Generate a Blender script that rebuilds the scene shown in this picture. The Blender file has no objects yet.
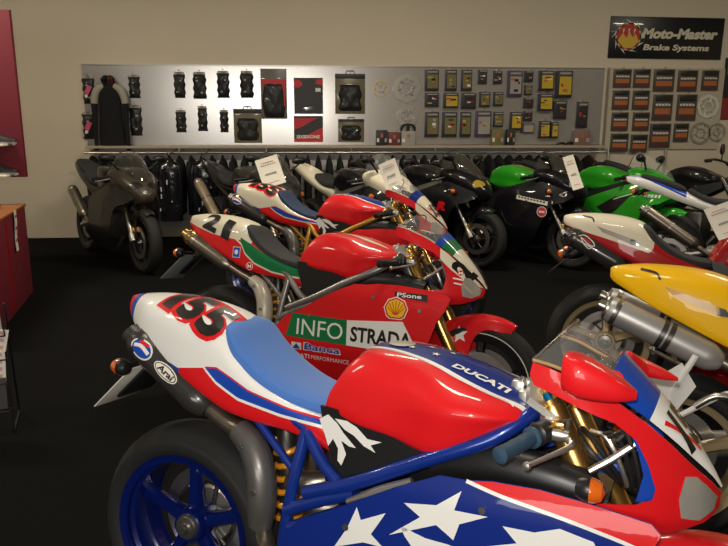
import bpy, bmesh, math, random
import numpy as np
from mathutils import Vector, Matrix
from mathutils.bvhtree import BVHTree
random.seed(7)
D2R = math.pi / 180
scene = bpy.context.scene
col = scene.collection
# ------------------------------------------------------------------ camera, world, lights, exposure
YAW = -4.5 * D2R          # the back wall runs along X; the camera is turned a little towards +X
EYE = 1.548
def cf(x, y, z=0.0):
    """a point measured along the camera's ground axes -> world"""
    c, s = math.cos(YAW), math.sin(YAW)
    return Vector((x * c - y * s, x * s + y * c, z))
cam_d = bpy.data.cameras.new('camera')
cam_d.sensor_width = 36.0
cam_d.lens = 36.0 * 711.0 / 728.0
cam_d.clip_start = 0.05
cam = bpy.data.objects.new('camera', cam_d)
cam.location = (0, 0, EYE)
cam.matrix_world = (Matrix.Translation((0, 0, EYE)) @ Matrix.Rotation(YAW, 4, 'Z')
                    @ Matrix.Rotation((90 - 12.909) * D2R, 4, 'X') @ Matrix.Rotation(0.17 * D2R, 4, 'Z'))
col.objects.link(cam)
scene.camera = cam

world = bpy.data.worlds.new('world')
scene.world = world
world.use_nodes = True
world.node_tree.nodes['Background'].inputs[0].default_value = (0.55, 0.6, 0.7, 1)
world.node_tree.nodes['Background'].inputs[1].default_value = 0.15

def area(name, loc, size, power, colr, rot=(0, 0, 0), shape='RECTANGLE'):
    l = bpy.data.lights.new(name, 'AREA')
    l.shape = shape
    l.size, l.size_y = size
    l.energy = power
    l.color = colr
    o = bpy.data.objects.new(name, l)
    o.location = loc
    o.rotation_euler = rot
    col.objects.link(o)
    return o
WARM = (1.0, 0.89, 0.70)
CEIL = 3.9
for i, (lx, ly) in enumerate([(-3.4, 2.2), (0.6, 2.2), (4.6, 2.2), (-3.4, 5.4), (0.6, 5.4), (4.6, 5.4)]):
    area('ceiling_tube_lamp', (lx, ly, CEIL - 0.06), (1.2, 0.16), (92, 58)[lx > 4] * (.95 if ly > 5 else .34), WARM)
# the shop window behind the photographer, whose light glances off the metal slat panel
area('shopfront_daylight', (-1.9, -3.3, 1.9), (2.6, 1.3), 80, (1.0, 0.97, 0.9), (90 * D2R, 0, 0))
# the flash of the camera
fl = area('camera_flash', (-0.05, -0.03, EYE + 0.09), (0.05, 0.03), 26, (1.0, 0.95, 0.86))
fl.rotation_euler = (Matrix.Rotation(YAW, 3, 'Z') @ Matrix.Rotation((90 - 12.0) * D2R, 3, 'X')).to_euler()
scene.view_settings.view_transform = 'Standard'
scene.view_settings.look = 'None'
scene.view_settings.gamma = 1.0
scene.view_settings.use_curve_mapping = False
scene.view_settings.exposure = 0.0

# ------------------------------------------------------------------ materials
MATS = {}
def mat(name, color, rough=0.5, metal=0.0, coat=0.0, noise=0.06, nscale=40.0, bump=0.0, alpha=1.0, trans=0.0,
        emit=0.0, ior=1.45, sheen=0.0, vor=False):
    if name in MATS:
        return MATS[name]
    m = bpy.data.materials.new(name)
    m.use_nodes = True
    nt = m.node_tree
    b = nt.nodes['Principled BSDF']
    c = tuple(color) + (1,)
    tc = nt.nodes.new('ShaderNodeTexCoord')
    nz = nt.nodes.new('ShaderNodeTexNoise')
    nz.inputs['Scale'].default_value = nscale
    nz.inputs['Detail'].default_value = 4
    nt.links.new(tc.outputs['Object'], nz.inputs['Vector'])
    mx = nt.nodes.new('ShaderNodeMix')
    mx.data_type = 'RGBA'
    mx.inputs[6].default_value = tuple(max(0, v * (1 - noise)) for v in color) + (1,)
    mx.inputs[7].default_value = tuple(min(1, v * (1 + noise)) for v in color) + (1,)
    nt.links.new(nz.outputs['Fac'], mx.inputs[0])
    nt.links.new(mx.outputs[2], b.inputs['Base Color'])
    b.inputs['Roughness'].default_value = rough
    b.inputs['Metallic'].default_value = metal
    b.inputs['Coat Weight'].default_value = coat
    b.inputs['Coat Roughness'].default_value = 0.04
    b.inputs['IOR'].default_value = ior
    if sheen:
        b.inputs['Sheen Weight'].default_value = sheen
    if trans:
        b.inputs['Transmission Weight'].default_value = trans
    if alpha < 1:
        b.inputs['Alpha'].default_value = alpha
    if emit:
        b.inputs['Emission Color'].default_value = c
        b.inputs['Emission Strength'].default_value = emit
    if bump:
        bp = nt.nodes.new('ShaderNodeBump')
        bp.inputs['Strength'].default_value = bump
        bp.inputs['Distance'].default_value = 0.01
        if vor:
            vo = nt.nodes.new('ShaderNodeTexVoronoi')
            vo.inputs['Scale'].default_value = nscale
            nt.links.new(tc.outputs['Object'], vo.inputs['Vector'])
            nt.links.new(vo.outputs['Distance'], bp.inputs['Height'])
        else:
            nt.links.new(nz.outputs['Fac'], bp.inputs['Height'])
        nt.links.new(bp.outputs['Normal'], b.inputs['Normal'])
    MATS[name] = m
    return m
def livery(name, base, layers, x0=-.5, x1=1.5):
    """paint with hard-edged colour fields: layer = (colour, lower edge, upper edge, axis), the edges as points (x, value); axis 'z' or 'y' (distance from the centre plane)"""
    if name in MATS:
        return MATS[name]
    m = bpy.data.materials.new(name)
    m.use_nodes = True
    nt = m.node_tree
    b = nt.nodes['Principled BSDF']
    b.inputs['Roughness'].default_value = .42
    b.inputs['Specular IOR Level'].default_value = .18
    b.inputs['Coat Weight'].default_value = .55
    b.inputs['Coat Roughness'].default_value = .04
    tc = nt.nodes.new('ShaderNodeTexCoord')
    sp = nt.nodes.new('ShaderNodeSeparateXYZ')
    nt.links.new(tc.outputs['Object'], sp.inputs[0])
    def mth(op, a, b_=None):
        n = nt.nodes.new('ShaderNodeMath')
        n.operation = op
        for i, q in enumerate((a, b_)):
            if q is None: continue
            if isinstance(q, (int, float)): n.inputs[i].default_value = q
            else: nt.links.new(q, n.inputs[i])
        return n.outputs[0]
    ux = mth('DIVIDE', mth('SUBTRACT', sp.outputs[0], x0), x1 - x0)
    ay = mth('ABSOLUTE', sp.outputs[1])
    def curve(pts):
        fc = nt.nodes.new('ShaderNodeFloatCurve')
        c = fc.mapping.curves[0]
        fc.mapping.use_clip = False
        P = [((x - x0) / (x1 - x0), v) for x, v in pts]
        if P[0][0] > 0: P = [(0, P[0][1])] + P
        if P[-1][0] < 1: P = P + [(1, P[-1][1])]
        while len(c.points) < len(P):
            c.points.new(.5, .5)
        for p, (a, v) in zip(c.points, P):
            p.location = (a, v); p.handle_type = 'VECTOR'
        fc.mapping.update()
        nt.links.new(ux, fc.inputs['Value'])
        return fc.outputs[0]
    prev = None
    for L in layers:
        colr, lo, hi = L[:3]
        v = ay if len(L) > 3 and L[3] == 'y' else sp.outputs[2]
        mask = None
        if lo: mask = mth('GREATER_THAN', v, curve(lo))
        if hi:
            k = mth('LESS_THAN', v, curve(hi))
            mask = mth('MULTIPLY', mask, k) if mask else k
        mx = nt.nodes.new('ShaderNodeMix')
        mx.data_type = 'RGBA'
        nt.links.new(mask, mx.inputs[0])
        if prev: nt.links.new(prev, mx.inputs[6])
        else: mx.inputs[6].default_value = tuple(base) + (1,)
        mx.inputs[7].default_value = tuple(colr) + (1,)
        prev = mx.outputs[2]
    nt.links.new(prev, b.inputs['Base Color'])
    MATS[name] = m
    return m
def off(line, d):
    return [(x, v + d) for x, v in line]
def paint(name, color):
    m = mat(name, color, 0.42, 0.0, 0.55, 0.02, 300)
    m.node_tree.nodes['Principled BSDF'].inputs['Specular IOR Level'].default_value = .18
    return m
RED = paint('red_paint', (0.68, 0.010, 0.014))
DRED = paint('deep_red_paint', (0.40, 0.006, 0.010))
WHITE = paint('white_paint', (0.80, 0.79, 0.76))
CREAM = paint('cream_paint', (0.72, 0.66, 0.52))
BLUE = paint('deep_blue_paint', (0.006, 0.022, 0.20))
MBLUE = paint('blue_paint', (0.01, 0.06, 0.40))
YELLOW = paint('yellow_paint', (0.84, 0.47, 0.003))
GREEN = paint('racing_green_paint', (0.010, 0.25, 0.035))
DKGREEN = paint('flag_green_paint', (0.005, 0.16, 0.05))
BLACKP = paint('black_paint', (0.006, 0.006, 0.008))
GREYP = mat('satin_grey_paint', (0.020, 0.020, 0.018), 0.42, 0, 0.3)
BRONZEP = mat('satin_bronze_paint', (0.065, 0.055, 0.038), 0.38, 0.2, 0.3)
INK = mat('black_ink', (0.008, 0.006, 0.006), 0.4, 0, 0.4)
RUBBER = mat('tyre_rubber', (0.012, 0.012, 0.0125), 0.72, 0, 0, 0.15, 60, 0.15)
RUB2 = mat('soft_black_rubber', (0.012, 0.012, 0.013), 0.5)
PLASTIC = mat('black_plastic', (0.012, 0.012, 0.013), 0.38)
CARBON = mat('carbon_fibre', (0.035, 0.033, 0.032), 0.28, 0.1, 0.6, 0.3, 220)
GREYM = mat('heat_shield_grey', (0.13, 0.125, 0.12), 0.38, 0.5, 0.4, 0.1, 90)
CREAMSH = mat('pale_heat_shield', (0.50, 0.46, 0.37), 0.4, 0.2, 0.3)
STEEL = mat('brushed_steel', (0.45, 0.43, 0.40), 0.30, 0.95, 0, 0.12, 120)
DSTEEL = mat('dark_steel', (0.12, 0.115, 0.11), 0.38, 0.9, 0, 0.2, 90)
ALU = mat('cast_aluminium', (0.52, 0.50, 0.46), 0.36, 0.85, 0, 0.1, 100, 0.05)
TITAN = mat('titanium_tube', (0.30, 0.26, 0.21), 0.33, 0.9, 0, 0.2, 30)
GOLD = mat('gold_anodised', (0.72, 0.42, 0.12), 0.26, 0.95, 0.2, 0.08, 60)
GOLDW = mat('gold_wheel_paint', (0.50, 0.39, 0.22), 0.35, 0.5, 0.4)
GREYW = mat('grey_wheel_paint', (0.10, 0.10, 0.10), 0.4, 0.5, 0.3)
BLUEW = mat('blue_wheel_paint', (0.003, 0.011, 0.12), 0.22, 0.2, 0.8)
FRAMEB = mat('blue_frame_paint', (0.008, 0.035, 0.28), 0.28, 0.25, 0.8)
FRAMEG = mat('grey_frame_paint', (0.24, 0.23, 0.22), 0.33, 0.6, 0.4)
FRAMEO = mat('bronze_gold_frame_paint', (0.52, 0.27, 0.03), 0.33, 0.35, 0.5)
SEATB = mat('blue_seat_cloth', (0.055, 0.17, 0.52), 0.75, 0, 0, 0.06, 300, 0.06, sheen=0.2)
SEATK = mat('black_seat_foam', (0.022, 0.023, 0.025), 0.78, 0, 0, 0.1, 200, 0.1)
SEATN = mat('navy_seat_cloth', (0.018, 0.035, 0.085), 0.75, 0, 0, 0.06, 300, 0.06)
SPRING = mat('orange_spring_paint', (0.85, 0.33, 0.015), 0.35, 0.1, 0.4)
AMBER = mat('amber_lens', (0.85, 0.16, 0.01), 0.15, 0, 0.8, 0.1, 90, trans=0.25)
GRIPB = mat('blue_grey_rubber_grip', (0.022, 0.060, 0.105), 0.55, 0, 0, 0.1, 500, 0.4)
CLEAR = mat('clear_screen', (0.80, 0.82, 0.80), 0.03, 0, 0.0, 0.0, 10, alpha=0.10)
SMOKE = mat('smoked_screen', (0.06, 0.055, 0.045), 0.05, 0, 0.5, 0.0, 10, alpha=0.62)
LENS = mat('headlight_lens', (0.66, 0.63, 0.56), 0.10, 0.55, 0.9, 0.1, 20)
YLENS = mat('yellow_headlight', (0.55, 0.38, 0.06), 0.12, 0.3, 0.9)
PAPER = mat('white_card', (0.72, 0.68, 0.60), 0.6)
PINKP = mat('pink_print', (0.55, 0.08, 0.16), 0.6)
BLUEIN = mat('blue_anodised', (0.0, 0.16, 0.35), 0.3, 0.7)
BTUBE = mat('blue_plastic', (0.01, 0.07, 0.45), 0.35, 0, 0.4)

# ------------------------------------------------------------------ mesh collecting
def V(*a):
    return Vector(a)
class MB:
    def __init__(s):
        s.v, s.f, s.m, s.mats = [], [], [], []
    def mi(s, m):
        if m not in s.mats:
            s.mats.append(m)
        return s.mats.index(m)
    def add(s, vs, fs, m, M=None):
        o = len(s.v)
        k = s.mi(m)
        for v in vs:
            v = Vector(v)
            s.v.append(M @ v if M else v)
        for f in fs:
            s.f.append(tuple(i + o for i in f))
            s.m.append(k)
        return s
    def box(s, c, size, m, M=None, bev=0.0):
        x, y, z = c
        a, b, d = [q / 2 for q in size]
        if bev:
            e = min(bev, a * .99, b * .99, d * .99)
            bm = bmesh.new()
            bmesh.ops.create_cube(bm, size=1)
            for v in bm.verts:
                v.co = Vector((v.co.x * 2 * a, v.co.y * 2 * b, v.co.z * 2 * d))
            bmesh.ops.bevel(bm, geom=bm.edges[:], offset=e, segments=2, affect='EDGES', profile=0.5)
            bm.verts.index_update()
            vs = [v.co + Vector(c) for v in bm.verts]
            fs = [[v.index for v in f.verts] for f in bm.faces]
            bm.free()
            return s.add(vs, fs, m, M)
        vs = [(x + i * a, y + j * b, z + k * d) for i in (-1, 1) for j in (-1, 1) for k in (-1, 1)]
        fs = [(0, 1, 3, 2), (4, 6, 7, 5), (0, 4, 5, 1), (2, 3, 7, 6), (0, 2, 6, 4), (1, 5, 7, 3)]
        return s.add(vs, fs, m, M)
    def tube(s, pts, r, m, n=10, smooth=0, caps=True, M=None):
        P = [Vector(p) for p in pts]
        rr = r if isinstance(r, (list, tuple)) else [r] * len(P)
        if smooth:
            A = np.array([list(p) + [q] for p, q in zip(P, rr)])
            A = crom(A, smooth, False)
            P = [Vector(a[:3]) for a in A]
            rr = [float(a[3]) for a in A]
        vs, fs = [], []
        up = None
        for i, p in enumerate(P):
            t = (P[min(i + 1, len(P) - 1)] - P[max(i - 1, 0)]).normalized()
            if up is None:
                up = Vector((0, 0, 1)) if abs(t.z) < .9 else Vector((1, 0, 0))
            a = t.cross(up)
            if a.length < 1e-6:
                a = t.orthogonal()
            a.normalize()
            b = a.cross(t).normalized()
            up = b
            for k in range(n):
                an = 2 * math.pi * k / n
                vs.append(p + a * math.cos(an) * rr[i] + b * math.sin(an) * rr[i])
        for i in range(len(P) - 1):
            for k in range(n):
                fs.append((i * n + k, i * n + (k + 1) % n, (i + 1) * n + (k + 1) % n, (i + 1) * n + k))
        if caps:
            fs.append(tuple(range(n))[::-1])
            fs.append(tuple((len(P) - 1) * n + k for k in range(n)))
        return s.add(vs, fs, m, M)
    def cyl(s, a, b, r, m, n=20, M=None, r2=None):
        return s.tube([a, b], [r, r if r2 is None else r2], m, n, M=M)
    def lathe(s, prof, m, n=40, M=None, closed=False):
        """profile of (radius, y) turned about the y axis"""
        vs, fs = [], []
        k = len(prof)
        for i in range(n):
            a = 2 * math.pi * i / n
            for r, y in prof:
                vs.append((r * math.cos(a), y, r * math.sin(a)))
        kk = k if closed else k - 1
        for i in range(n):
            for j in range(kk):
                a0, a1 = i * k + j, i * k + (j + 1) % k
                b0, b1 = ((i + 1) % n) * k + j, ((i + 1) % n) * k + (j + 1) % k
                fs.append((a0, b0, b1, a1))
        return s.add(vs, fs, m, M)
    def grid(s, G, m, closed_v=False, cap0=False, cap1=False, M=None, fm=None):
        """G: array (nu, nv, 3)"""
        nu, nv = len(G), len(G[0])
        vs = [G[i][j] for i in range(nu) for j in range(nv)]
        o = len(s.v)
        fs, ms = [], []
        for i in range(nu - 1):
            for j in range(nv if closed_v else nv - 1):
                j2 = (j + 1) % nv
                fs.append((i * nv + j, i * nv + j2, (i + 1) * nv + j2, (i + 1) * nv + j))
                ms.append(fm(i / (nu - 1), j / nv) if fm else m)
        if cap0:
            fs.append(tuple(range(nv))[::-1]); ms.append(m)
        if cap1:
            fs.append(tuple((nu - 1) * nv + j for j in range(nv))); ms.append(m)
        for v in vs:
            v = Vector(v)
            s.v.append(M @ v if M else v)
        for f, mm in zip(fs, ms):
            s.f.append(tuple(i + o for i in f))
            s.m.append(s.mi(mm))
        return s
    def poly(s, outline, h, m, M=None):
        """prism: outline in xy, extruded along z by h"""
        n = len(outline)
        vs = [(x, y, 0) for x, y in outline] + [(x, y, h) for x, y in outline]
        fs = [tuple(range(n))[::-1], tuple(range(n, 2 * n))] + [(i, (i + 1) % n, n + (i + 1) % n, n + i) for i in range(n)]
        return s.add(vs, fs, m, M)
    def bvh(s):
        return BVHTree.FromPolygons(s.v, s.f)
    def decal(s, bvh, flat, O, U, W, m, off=0.0012, step=0.02, reach=0.6, maxd=9):
        """lay a flat figure (2D verts, faces) on the surface, seen along -(U x W)"""
        O, U, W = Vector(O), Vector(U).normalized(), Vector(W).normalized()
        N = U.cross(W).normalized()
        W = N.cross(U)
        vs2, fs2 = cut(flat, step)
        vs, ok = [], []
        for (a, b) in vs2:
            p = O + U * a + W * b
            h = bvh.ray_cast(p + N * reach, -N, reach * 2)
            if h[0] is None:
                vs.append(p); ok.append(False)
            else:
                nn = h[1] if h[1].dot(N) > 0 else -h[1]
                vs.append(h[0] + nn * off); ok.append(nn.dot(N) > 0.12)
        fs = [f for f in fs2 if all(ok[i] for i in f)]
        used = sorted({i for f in fs for i in f})
        mp = {j: i for i, j in enumerate(used)}
        s.add([vs[i] for i in used], [tuple(mp[i] for i in f) for f in fs], m)
        return s
    def build(s, name, parent=None, angle=38, smooth=True):
        me = bpy.data.meshes.new(name)
        me.from_pydata([tuple(v) for v in s.v], [], s.f)
        for m in s.mats:
            me.materials.append(m)
        me.polygons.foreach_set('material_index', s.m)
        if smooth:
            me.polygons.foreach_set('use_smooth', [True] * len(s.f))
            me.set_sharp_from_angle(angle=angle * D2R)
        me.update()
        o = bpy.data.objects.new(name, me)
        col.objects.link(o)
        if parent:
            o.parent = parent
        return o
def crom(P, n, closed):
    P = np.asarray(P, float)
    k = len(P)
    out = []
    if k == 2 and not closed:
        return np.array([P[0] + (P[1] - P[0]) * i / n for i in range(n + 1)])
    for i in range(k if closed else k - 1):
        if closed:
            p0, p1, p2, p3 = P[(i - 1) % k], P[i], P[(i + 1) % k], P[(i + 2) % k]
        else:
            p1, p2 = P[i], P[i + 1]
            p0 = P[i - 1] if i > 0 else 2 * p1 - p2
            p3 = P[i + 2] if i + 2 < k else 2 * p2 - p1
        for j in range(n):
            t = j / n
            out.append(0.5 * ((2 * p1) + (-p0 + p2) * t + (2 * p0 - 5 * p1 + 4 * p2 - p3) * t * t
                              + (-p0 + 3 * p1 - 3 * p2 + p3) * t ** 3))
    if not closed:
        out.append(P[-1])
    return np.array(out)
def loft(secs, nu=5, nv=5, mirror=True, closed=True):
    """secs: sections of (x, y, z) from top centre round the +y half to the bottom centre; mirrored to a ring"""
    S = []
    for s in secs:
        s = [tuple(p) for p in s]
        if mirror:
            s = s + [(x, -y, z) for x, y, z in s[::-1][1:-1]] if closed else [(x, -y, z) for x, y, z in s[::-1][:-1]] + s
        S.append(s)
    S = np.array(S, float)
    a = np.array([crom(S[i], nv, closed) for i in range(len(S))])
    return np.transpose(np.array([crom(a[:, j], nu, False) for j in range(a.shape[1])]), (1, 0, 2))
def cut(flat, step):
    vs, fs = flat
    bm = bmesh.new()
    bv = [bm.verts.new((x, y, 0)) for x, y in vs]
    for f in fs:
        try:
            bm.faces.new([bv[i] for i in f])
        except ValueError:
            pass
    bmesh.ops.triangulate(bm, faces=[f for f in bm.faces if len(f.verts) > 3])
    if step:
        xs = [v[0] for v in vs]; ys = [v[1] for v in vs]
        for ax, lo, hi in ((0, min(xs), max(xs)), (1, min(ys), max(ys))):
            k = math.ceil(lo / step) * step
            while k < hi:
                co = (k, 0, 0) if ax == 0 else (0, k, 0)
                no = (1, 0, 0) if ax == 0 else (0, 1, 0)
                bmesh.ops.bisect_plane(bm, geom=bm.verts[:] + bm.edges[:] + bm.faces[:], plane_co=co, plane_no=no, dist=1e-6)
                k += step
    bm.verts.index_update()
    r = ([(v.co.x, v.co.y) for v in bm.verts], [tuple(v.index for v in f.verts) for f in bm.faces])
    bm.free()
    return r
def pg(pts, smooth=0):
    if smooth:
        pts = [tuple(p) for p in crom(pts, smooth, True)]
    return (list(pts), [tuple(range(len(pts)))])
def ribbon(line, w, smooth=6):
    """a strip of width w (number or list) along a 2D line"""
    L = crom(line, smooth, False) if smooth and len(line) > 2 else np.array(line, float)
    ws = np.interp(np.linspace(0, 1, len(L)), np.linspace(0, 1, len(w)), w) if isinstance(w, (list, tuple)) else [w] * len(L)
    vs, fs = [], []
    for i, p in enumerate(L):
        t = L[min(i + 1, len(L) - 1)] - L[max(i - 1, 0)]
        t = t / (np.linalg.norm(t) + 1e-9)
        n = np.array([-t[1], t[0]]) * ws[i] / 2
        vs += [tuple(p + n), tuple(p - n)]
    for i in range(len(L) - 1):
        fs.append((2 * i, 2 * i + 1, 2 * i + 3, 2 * i + 2))
    return (vs, fs)
TXT = {}
def text(st, x, y, w, h, shear=0.0, bold=0.0):
    key = (st, bold)
    if key not in TXT:
        c = bpy.data.curves.new('t', 'FONT')
        c.body = st
        c.offset = bold
        c.resolution_u = 3
        o = bpy.data.objects.new('t', c)
        col.objects.link(o)
        me = o.to_mesh()
        vs = [(v.co.x, v.co.y) for v in me.vertices]
        fs = [tuple(p.vertices) for p in me.polygons]
        o.to_mesh_clear()
        bpy.data.objects.remove(o)
        bpy.data.curves.remove(c)
        x0, x1 = min(v[0] for v in vs), max(v[0] for v in vs)
        y0, y1 = min(v[1] for v in vs), max(v[1] for v in vs)
        TXT[key] = ([((a - x0) / (x1 - x0), (b - y0) / (y1 - y0)) for a, b in vs], fs)
    vs, fs = TXT[key]
    return ([(x + a * w + b * h * shear, y + b * h) for a, b in vs], fs)
def star(cx, cy, r, n=5, k=0.42, rot=90.0, sx=1.0):
    return pg([(cx + sx * (r if i % 2 == 0 else r * k) * math.cos((rot + i * 180 / n) * D2R),
                cy + (r if i % 2 == 0 else r * k) * math.sin((rot + i * 180 / n) * D2R)) for i in range(2 * n)])
def disk(cx, cy, rx, ry, n=24):
    return pg([(cx + rx * math.cos(2 * math.pi * i / n), cy + ry * math.sin(2 * math.pi * i / n)) for i in range(n)])
def rrect(x0, y0, x1, y1, r=0.0):
    if not r:
        return pg([(x0, y0), (x1, y0), (x1, y1), (x0, y1)])
    p = []
    for cx, cy, a in ((x1 - r, y1 - r, 0), (x0 + r, y1 - r, 90), (x0 + r, y0 + r, 180), (x1 - r, y0 + r, 270)):
        for k in range(4):
            p.append((cx + r * math.cos((a + k * 30) * D2R), cy + r * math.sin((a + k * 30) * D2R)))
    return pg(p)
def sheet(mb, outline, f, m, thick=0.004, step=0.02, smooth=0, side=-1, inner=None):
    """body panel: outline in the xz plane bent to y = side * f(x, z); it has an inner face and a rim"""
    o2 = pg(outline, smooth)
    vs, fs = cut(o2, step)
    n = len(vs)
    A = [(x, side * f(x, z), z) for x, z in vs]
    B = [(x, side * (f(x, z) - thick), z) for x, z in vs]
    ed = {}
    for q in fs:
        for i in range(len(q)):
            a, b = q[i], q[(i + 1) % len(q)]
            ed[(a, b)] = 1
    rim = [(a, b, b + n, a + n) for (a, b) in ed if (b, a) not in ed]
    mb.add(A + B, [q if side < 0 else q[::-1] for q in fs] + rim, m)
    mb.add(B, [(q[::-1] if side < 0 else q) for q in fs], inner or m)
def sdecal(mb, flat, f, m, off=0.0012, step=0.02, side=-1):
    vs, fs = cut(flat, step)
    mb.add([(x, side * (f(x, z) + off), z) for x, z in vs], fs if side < 0 else [q[::-1] for q in fs], m)
# ------------------------------------------------------------------ things
def empty(name, loc, rot=(0, 0, 0)):
    o = bpy.data.objects.new(name, None)
    o.empty_display_size = 0.1
    o.location = loc
    o.rotation_euler = rot
    col.objects.link(o)
    return o
def tag(o, label=None, cat=None, group=None, kind=None):
    if label: o['label'] = label
    if cat: o['category'] = cat
    if group: o['group'] = group
    if kind: o['kind'] = kind
    return o
def child(name, mb, parent, label=None, angle=38):
    o = mb.build(name, parent, angle)
    if label: o['label'] = label
    return o
def copy_tree(o, parent=None):
    c = o.copy()
    col.objects.link(c)
    if parent:
        c.parent = parent
    for ch in [x for x in o.children]:
        copy_tree(ch, c)
    return c
# ------------------------------------------------------------------ motorcycle pieces shared by all bikes
def wheel(parent, name, cx, R, w, rimm, spokes=5, disc=True, rr=0.222, sp='y', hi=True, hubm=None, disc_y=0.06, white_line=False):
    n = 56 if hi else 30
    M = Matrix.Translation((cx, 0, R))
    h = w / 2
    mb = MB()
    mb.lathe([(rr, -h * .80), (rr, h * .80), (rr - .012, h * .86), (rr + .004, h * .92), (rr + .004, h * .70)][:3] +
             [(rr - .012, h * .86), (rr + .008, h * .90), (rr + .008, h * .74), (rr - .022, h * .55), (rr - .026, 0),
              (rr - .022, -h * .55), (rr + .008, -h * .74), (rr + .008, -h * .90), (rr - .012, -h * .86)], rimm, n, M)
    for s in (-1, 1):   # outer lips
        mb.lathe([(rr - .014, s * h * .84), (rr + .009, s * h * .93), (rr + .011, s * h * .80), (rr - .010, s * h * .66), (rr - .014, s * h * .84)], rimm, n, M)
    for k in range(spokes):
        a0 = 2 * math.pi * k / spokes + .35
        for da in ((0,) if sp == 'i' else (-.16, .16)):
            c0 = (0.045 * math.cos(a0), 0, 0.045 * math.sin(a0))
            c1 = ((rr - .016) * math.cos(a0 + da), 0, (rr - .016) * math.sin(a0 + da))
            g = []
            t = Vector((math.cos(a0), 0, math.sin(a0)))
            pp = Vector((-math.sin(a0), 0, math.cos(a0)))
            for j in range(5):
                q = Vector(c0).lerp(Vector(c1), j / 4)
                ww = (.020 if sp == 'i' else .013) * (1 + .25 * (j / 4 - .5) ** 2 * 4)
                dd = .026 - .008 * j / 4
                g.append([q + pp * (ww * cc) + Vector((0, dd * ss, 0)) for cc, ss in ((1, .5), (.6, 1), (-.6, 1), (-1, .5), (-1, -.5), (-.6, -1), (.6, -1), (1, -.5))])
            mb.grid(g, rimm, closed_v=True, M=M)
    mb.lathe([(.0, -.045), (.05, -.045), (.056, -.03), (.056, .03), (.05, .045), (.0, .045)], rimm, 24, M)
    rim = child(name, mb, parent)
    t = MB()
    prof = [(rr + .003, -h * .80), (rr + .022, -h * .96), (rr + (R - rr) * .52, -h * 1.0), (R - h * .36, -h * .88), (R - h * .13, -h * .60),
            (R - h * .03, -h * .30), (R, 0), (R - h * .03, h * .30), (R - h * .13, h * .60), (R - h * .36, h * .88),
            (rr + (R - rr) * .52, h * 1.0), (rr + .022, h * .96), (rr + .003, h * .80)]
    prof = [tuple(p) for p in crom(prof, 3 if hi else 1, False)]
    t.lathe(prof, RUBBER, n + 8, M)
    if white_line:
        for s in (-1, 1):
            t.lathe([(rr + .018, s * (h * .985)), (rr + .023, s * (h * 1.0))], PAPER, n, M)
    child('tyre', t, rim)
    hb = MB()
    hb.lathe([(0, -.075), (.012, -.075), (.016, -.068), (.016, -.06), (.034, -.058), (.040, -.05), (.040, -.03)], hubm or STEEL, 24, M)
    hb.lathe([(0, .075), (.02, .072), (.036, .05), (.036, .03)], hubm or STEEL, 20, M)
    child('hub_nut', hb, rim)
    if disc:
        for s in ((-1, 1) if disc == 2 else (disc_y / abs(disc_y),)):
            d = MB()
            y = s * abs(disc_y)
            d.lathe([(.112, y - .0025), (.155, y - .0025), (.155, y + .0025), (.112, y + .0025)], STEEL, n, M, closed=True)
            d.lathe([(.104, y - .003), (.113, y - .003), (.113, y + .003), (.104, y + .003)], DSTEEL, n, M, closed=True)
            for k in range(6):
                a = k * math.pi / 3
                d.tube([(.045 * math.cos(a), y, .045 * math.sin(a)), (.108 * math.cos(a + .2), y, .108 * math.sin(a + .2))], .007, DSTEEL, 6, M=M)
            child('brake_disc', d, rim)
    return rim
def coil(mb, a, b, r, wire, turns, m, n=10):
    a, b = Vector(a), Vector(b)
    t = (b - a)
    z = t.normalized(); x = z.orthogonal().normalized(); y = z.cross(x)
    pts = [a + t * (i / (turns * n)) + x * r * math.cos(2 * math.pi * i / n) + y * r * math.sin(2 * math.pi * i / n) for i in range(int(turns * n) + 1)]
    mb.tube(pts, wire, m, 8)
def silencer(parent, a, b, r, body, capm, tipm, flat=1.0, badge=None, bands=None, tip=.026):
    """a = outlet end, b = front end"""
    a, b = Vector(a), Vector(b)
    L = (b - a).length
    z = (b - a).normalized()
    q = Vector((0, 0, 1)).rotation_difference(z)
    M = Matrix.Translation(a) @ q.to_matrix().to_4x4() @ Matrix.Rotation(math.pi / 2, 4, 'X')
    # lathe axis y -> along the can (Matrix.Rotation maps y to z)
    mb = MB()
    mb.lathe([(r * .86, .012), (r * .98, .03), (r, .06), (r, L - .06), (r * .97, L - .04), (r * .7, L - .01), (r * .5, L)], body, 28, M)
    if badge:
        bv = mb.bvh()
        for fn in badge:
            fn(mb, bv, a, z, L)
    o = child('silencer', mb, parent)
    e = MB()
    e.lathe([(tip * .82, .06), (tip * .82, -.018), (tip, -.018), (tip, .004), (r * .88, .010), (r * .90, .034), (r * 1.015, .036), (r * 1.015, .052), (r, .054)], capm, 28, M)
    e.lathe([(0, .05), (tip * .8, .05)], INK, 16, M)
    child('end_cap', e, o)
    for t in (bands or []):
        c = MB()
        c.lathe([(r * 1.0, t * L - .009), (r * 1.045, t * L - .008), (r * 1.045, t * L + .008), (r * 1.0, t * L + .009)], tipm, 28, M)
        child('clamp_band', c, o)
    return o
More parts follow.
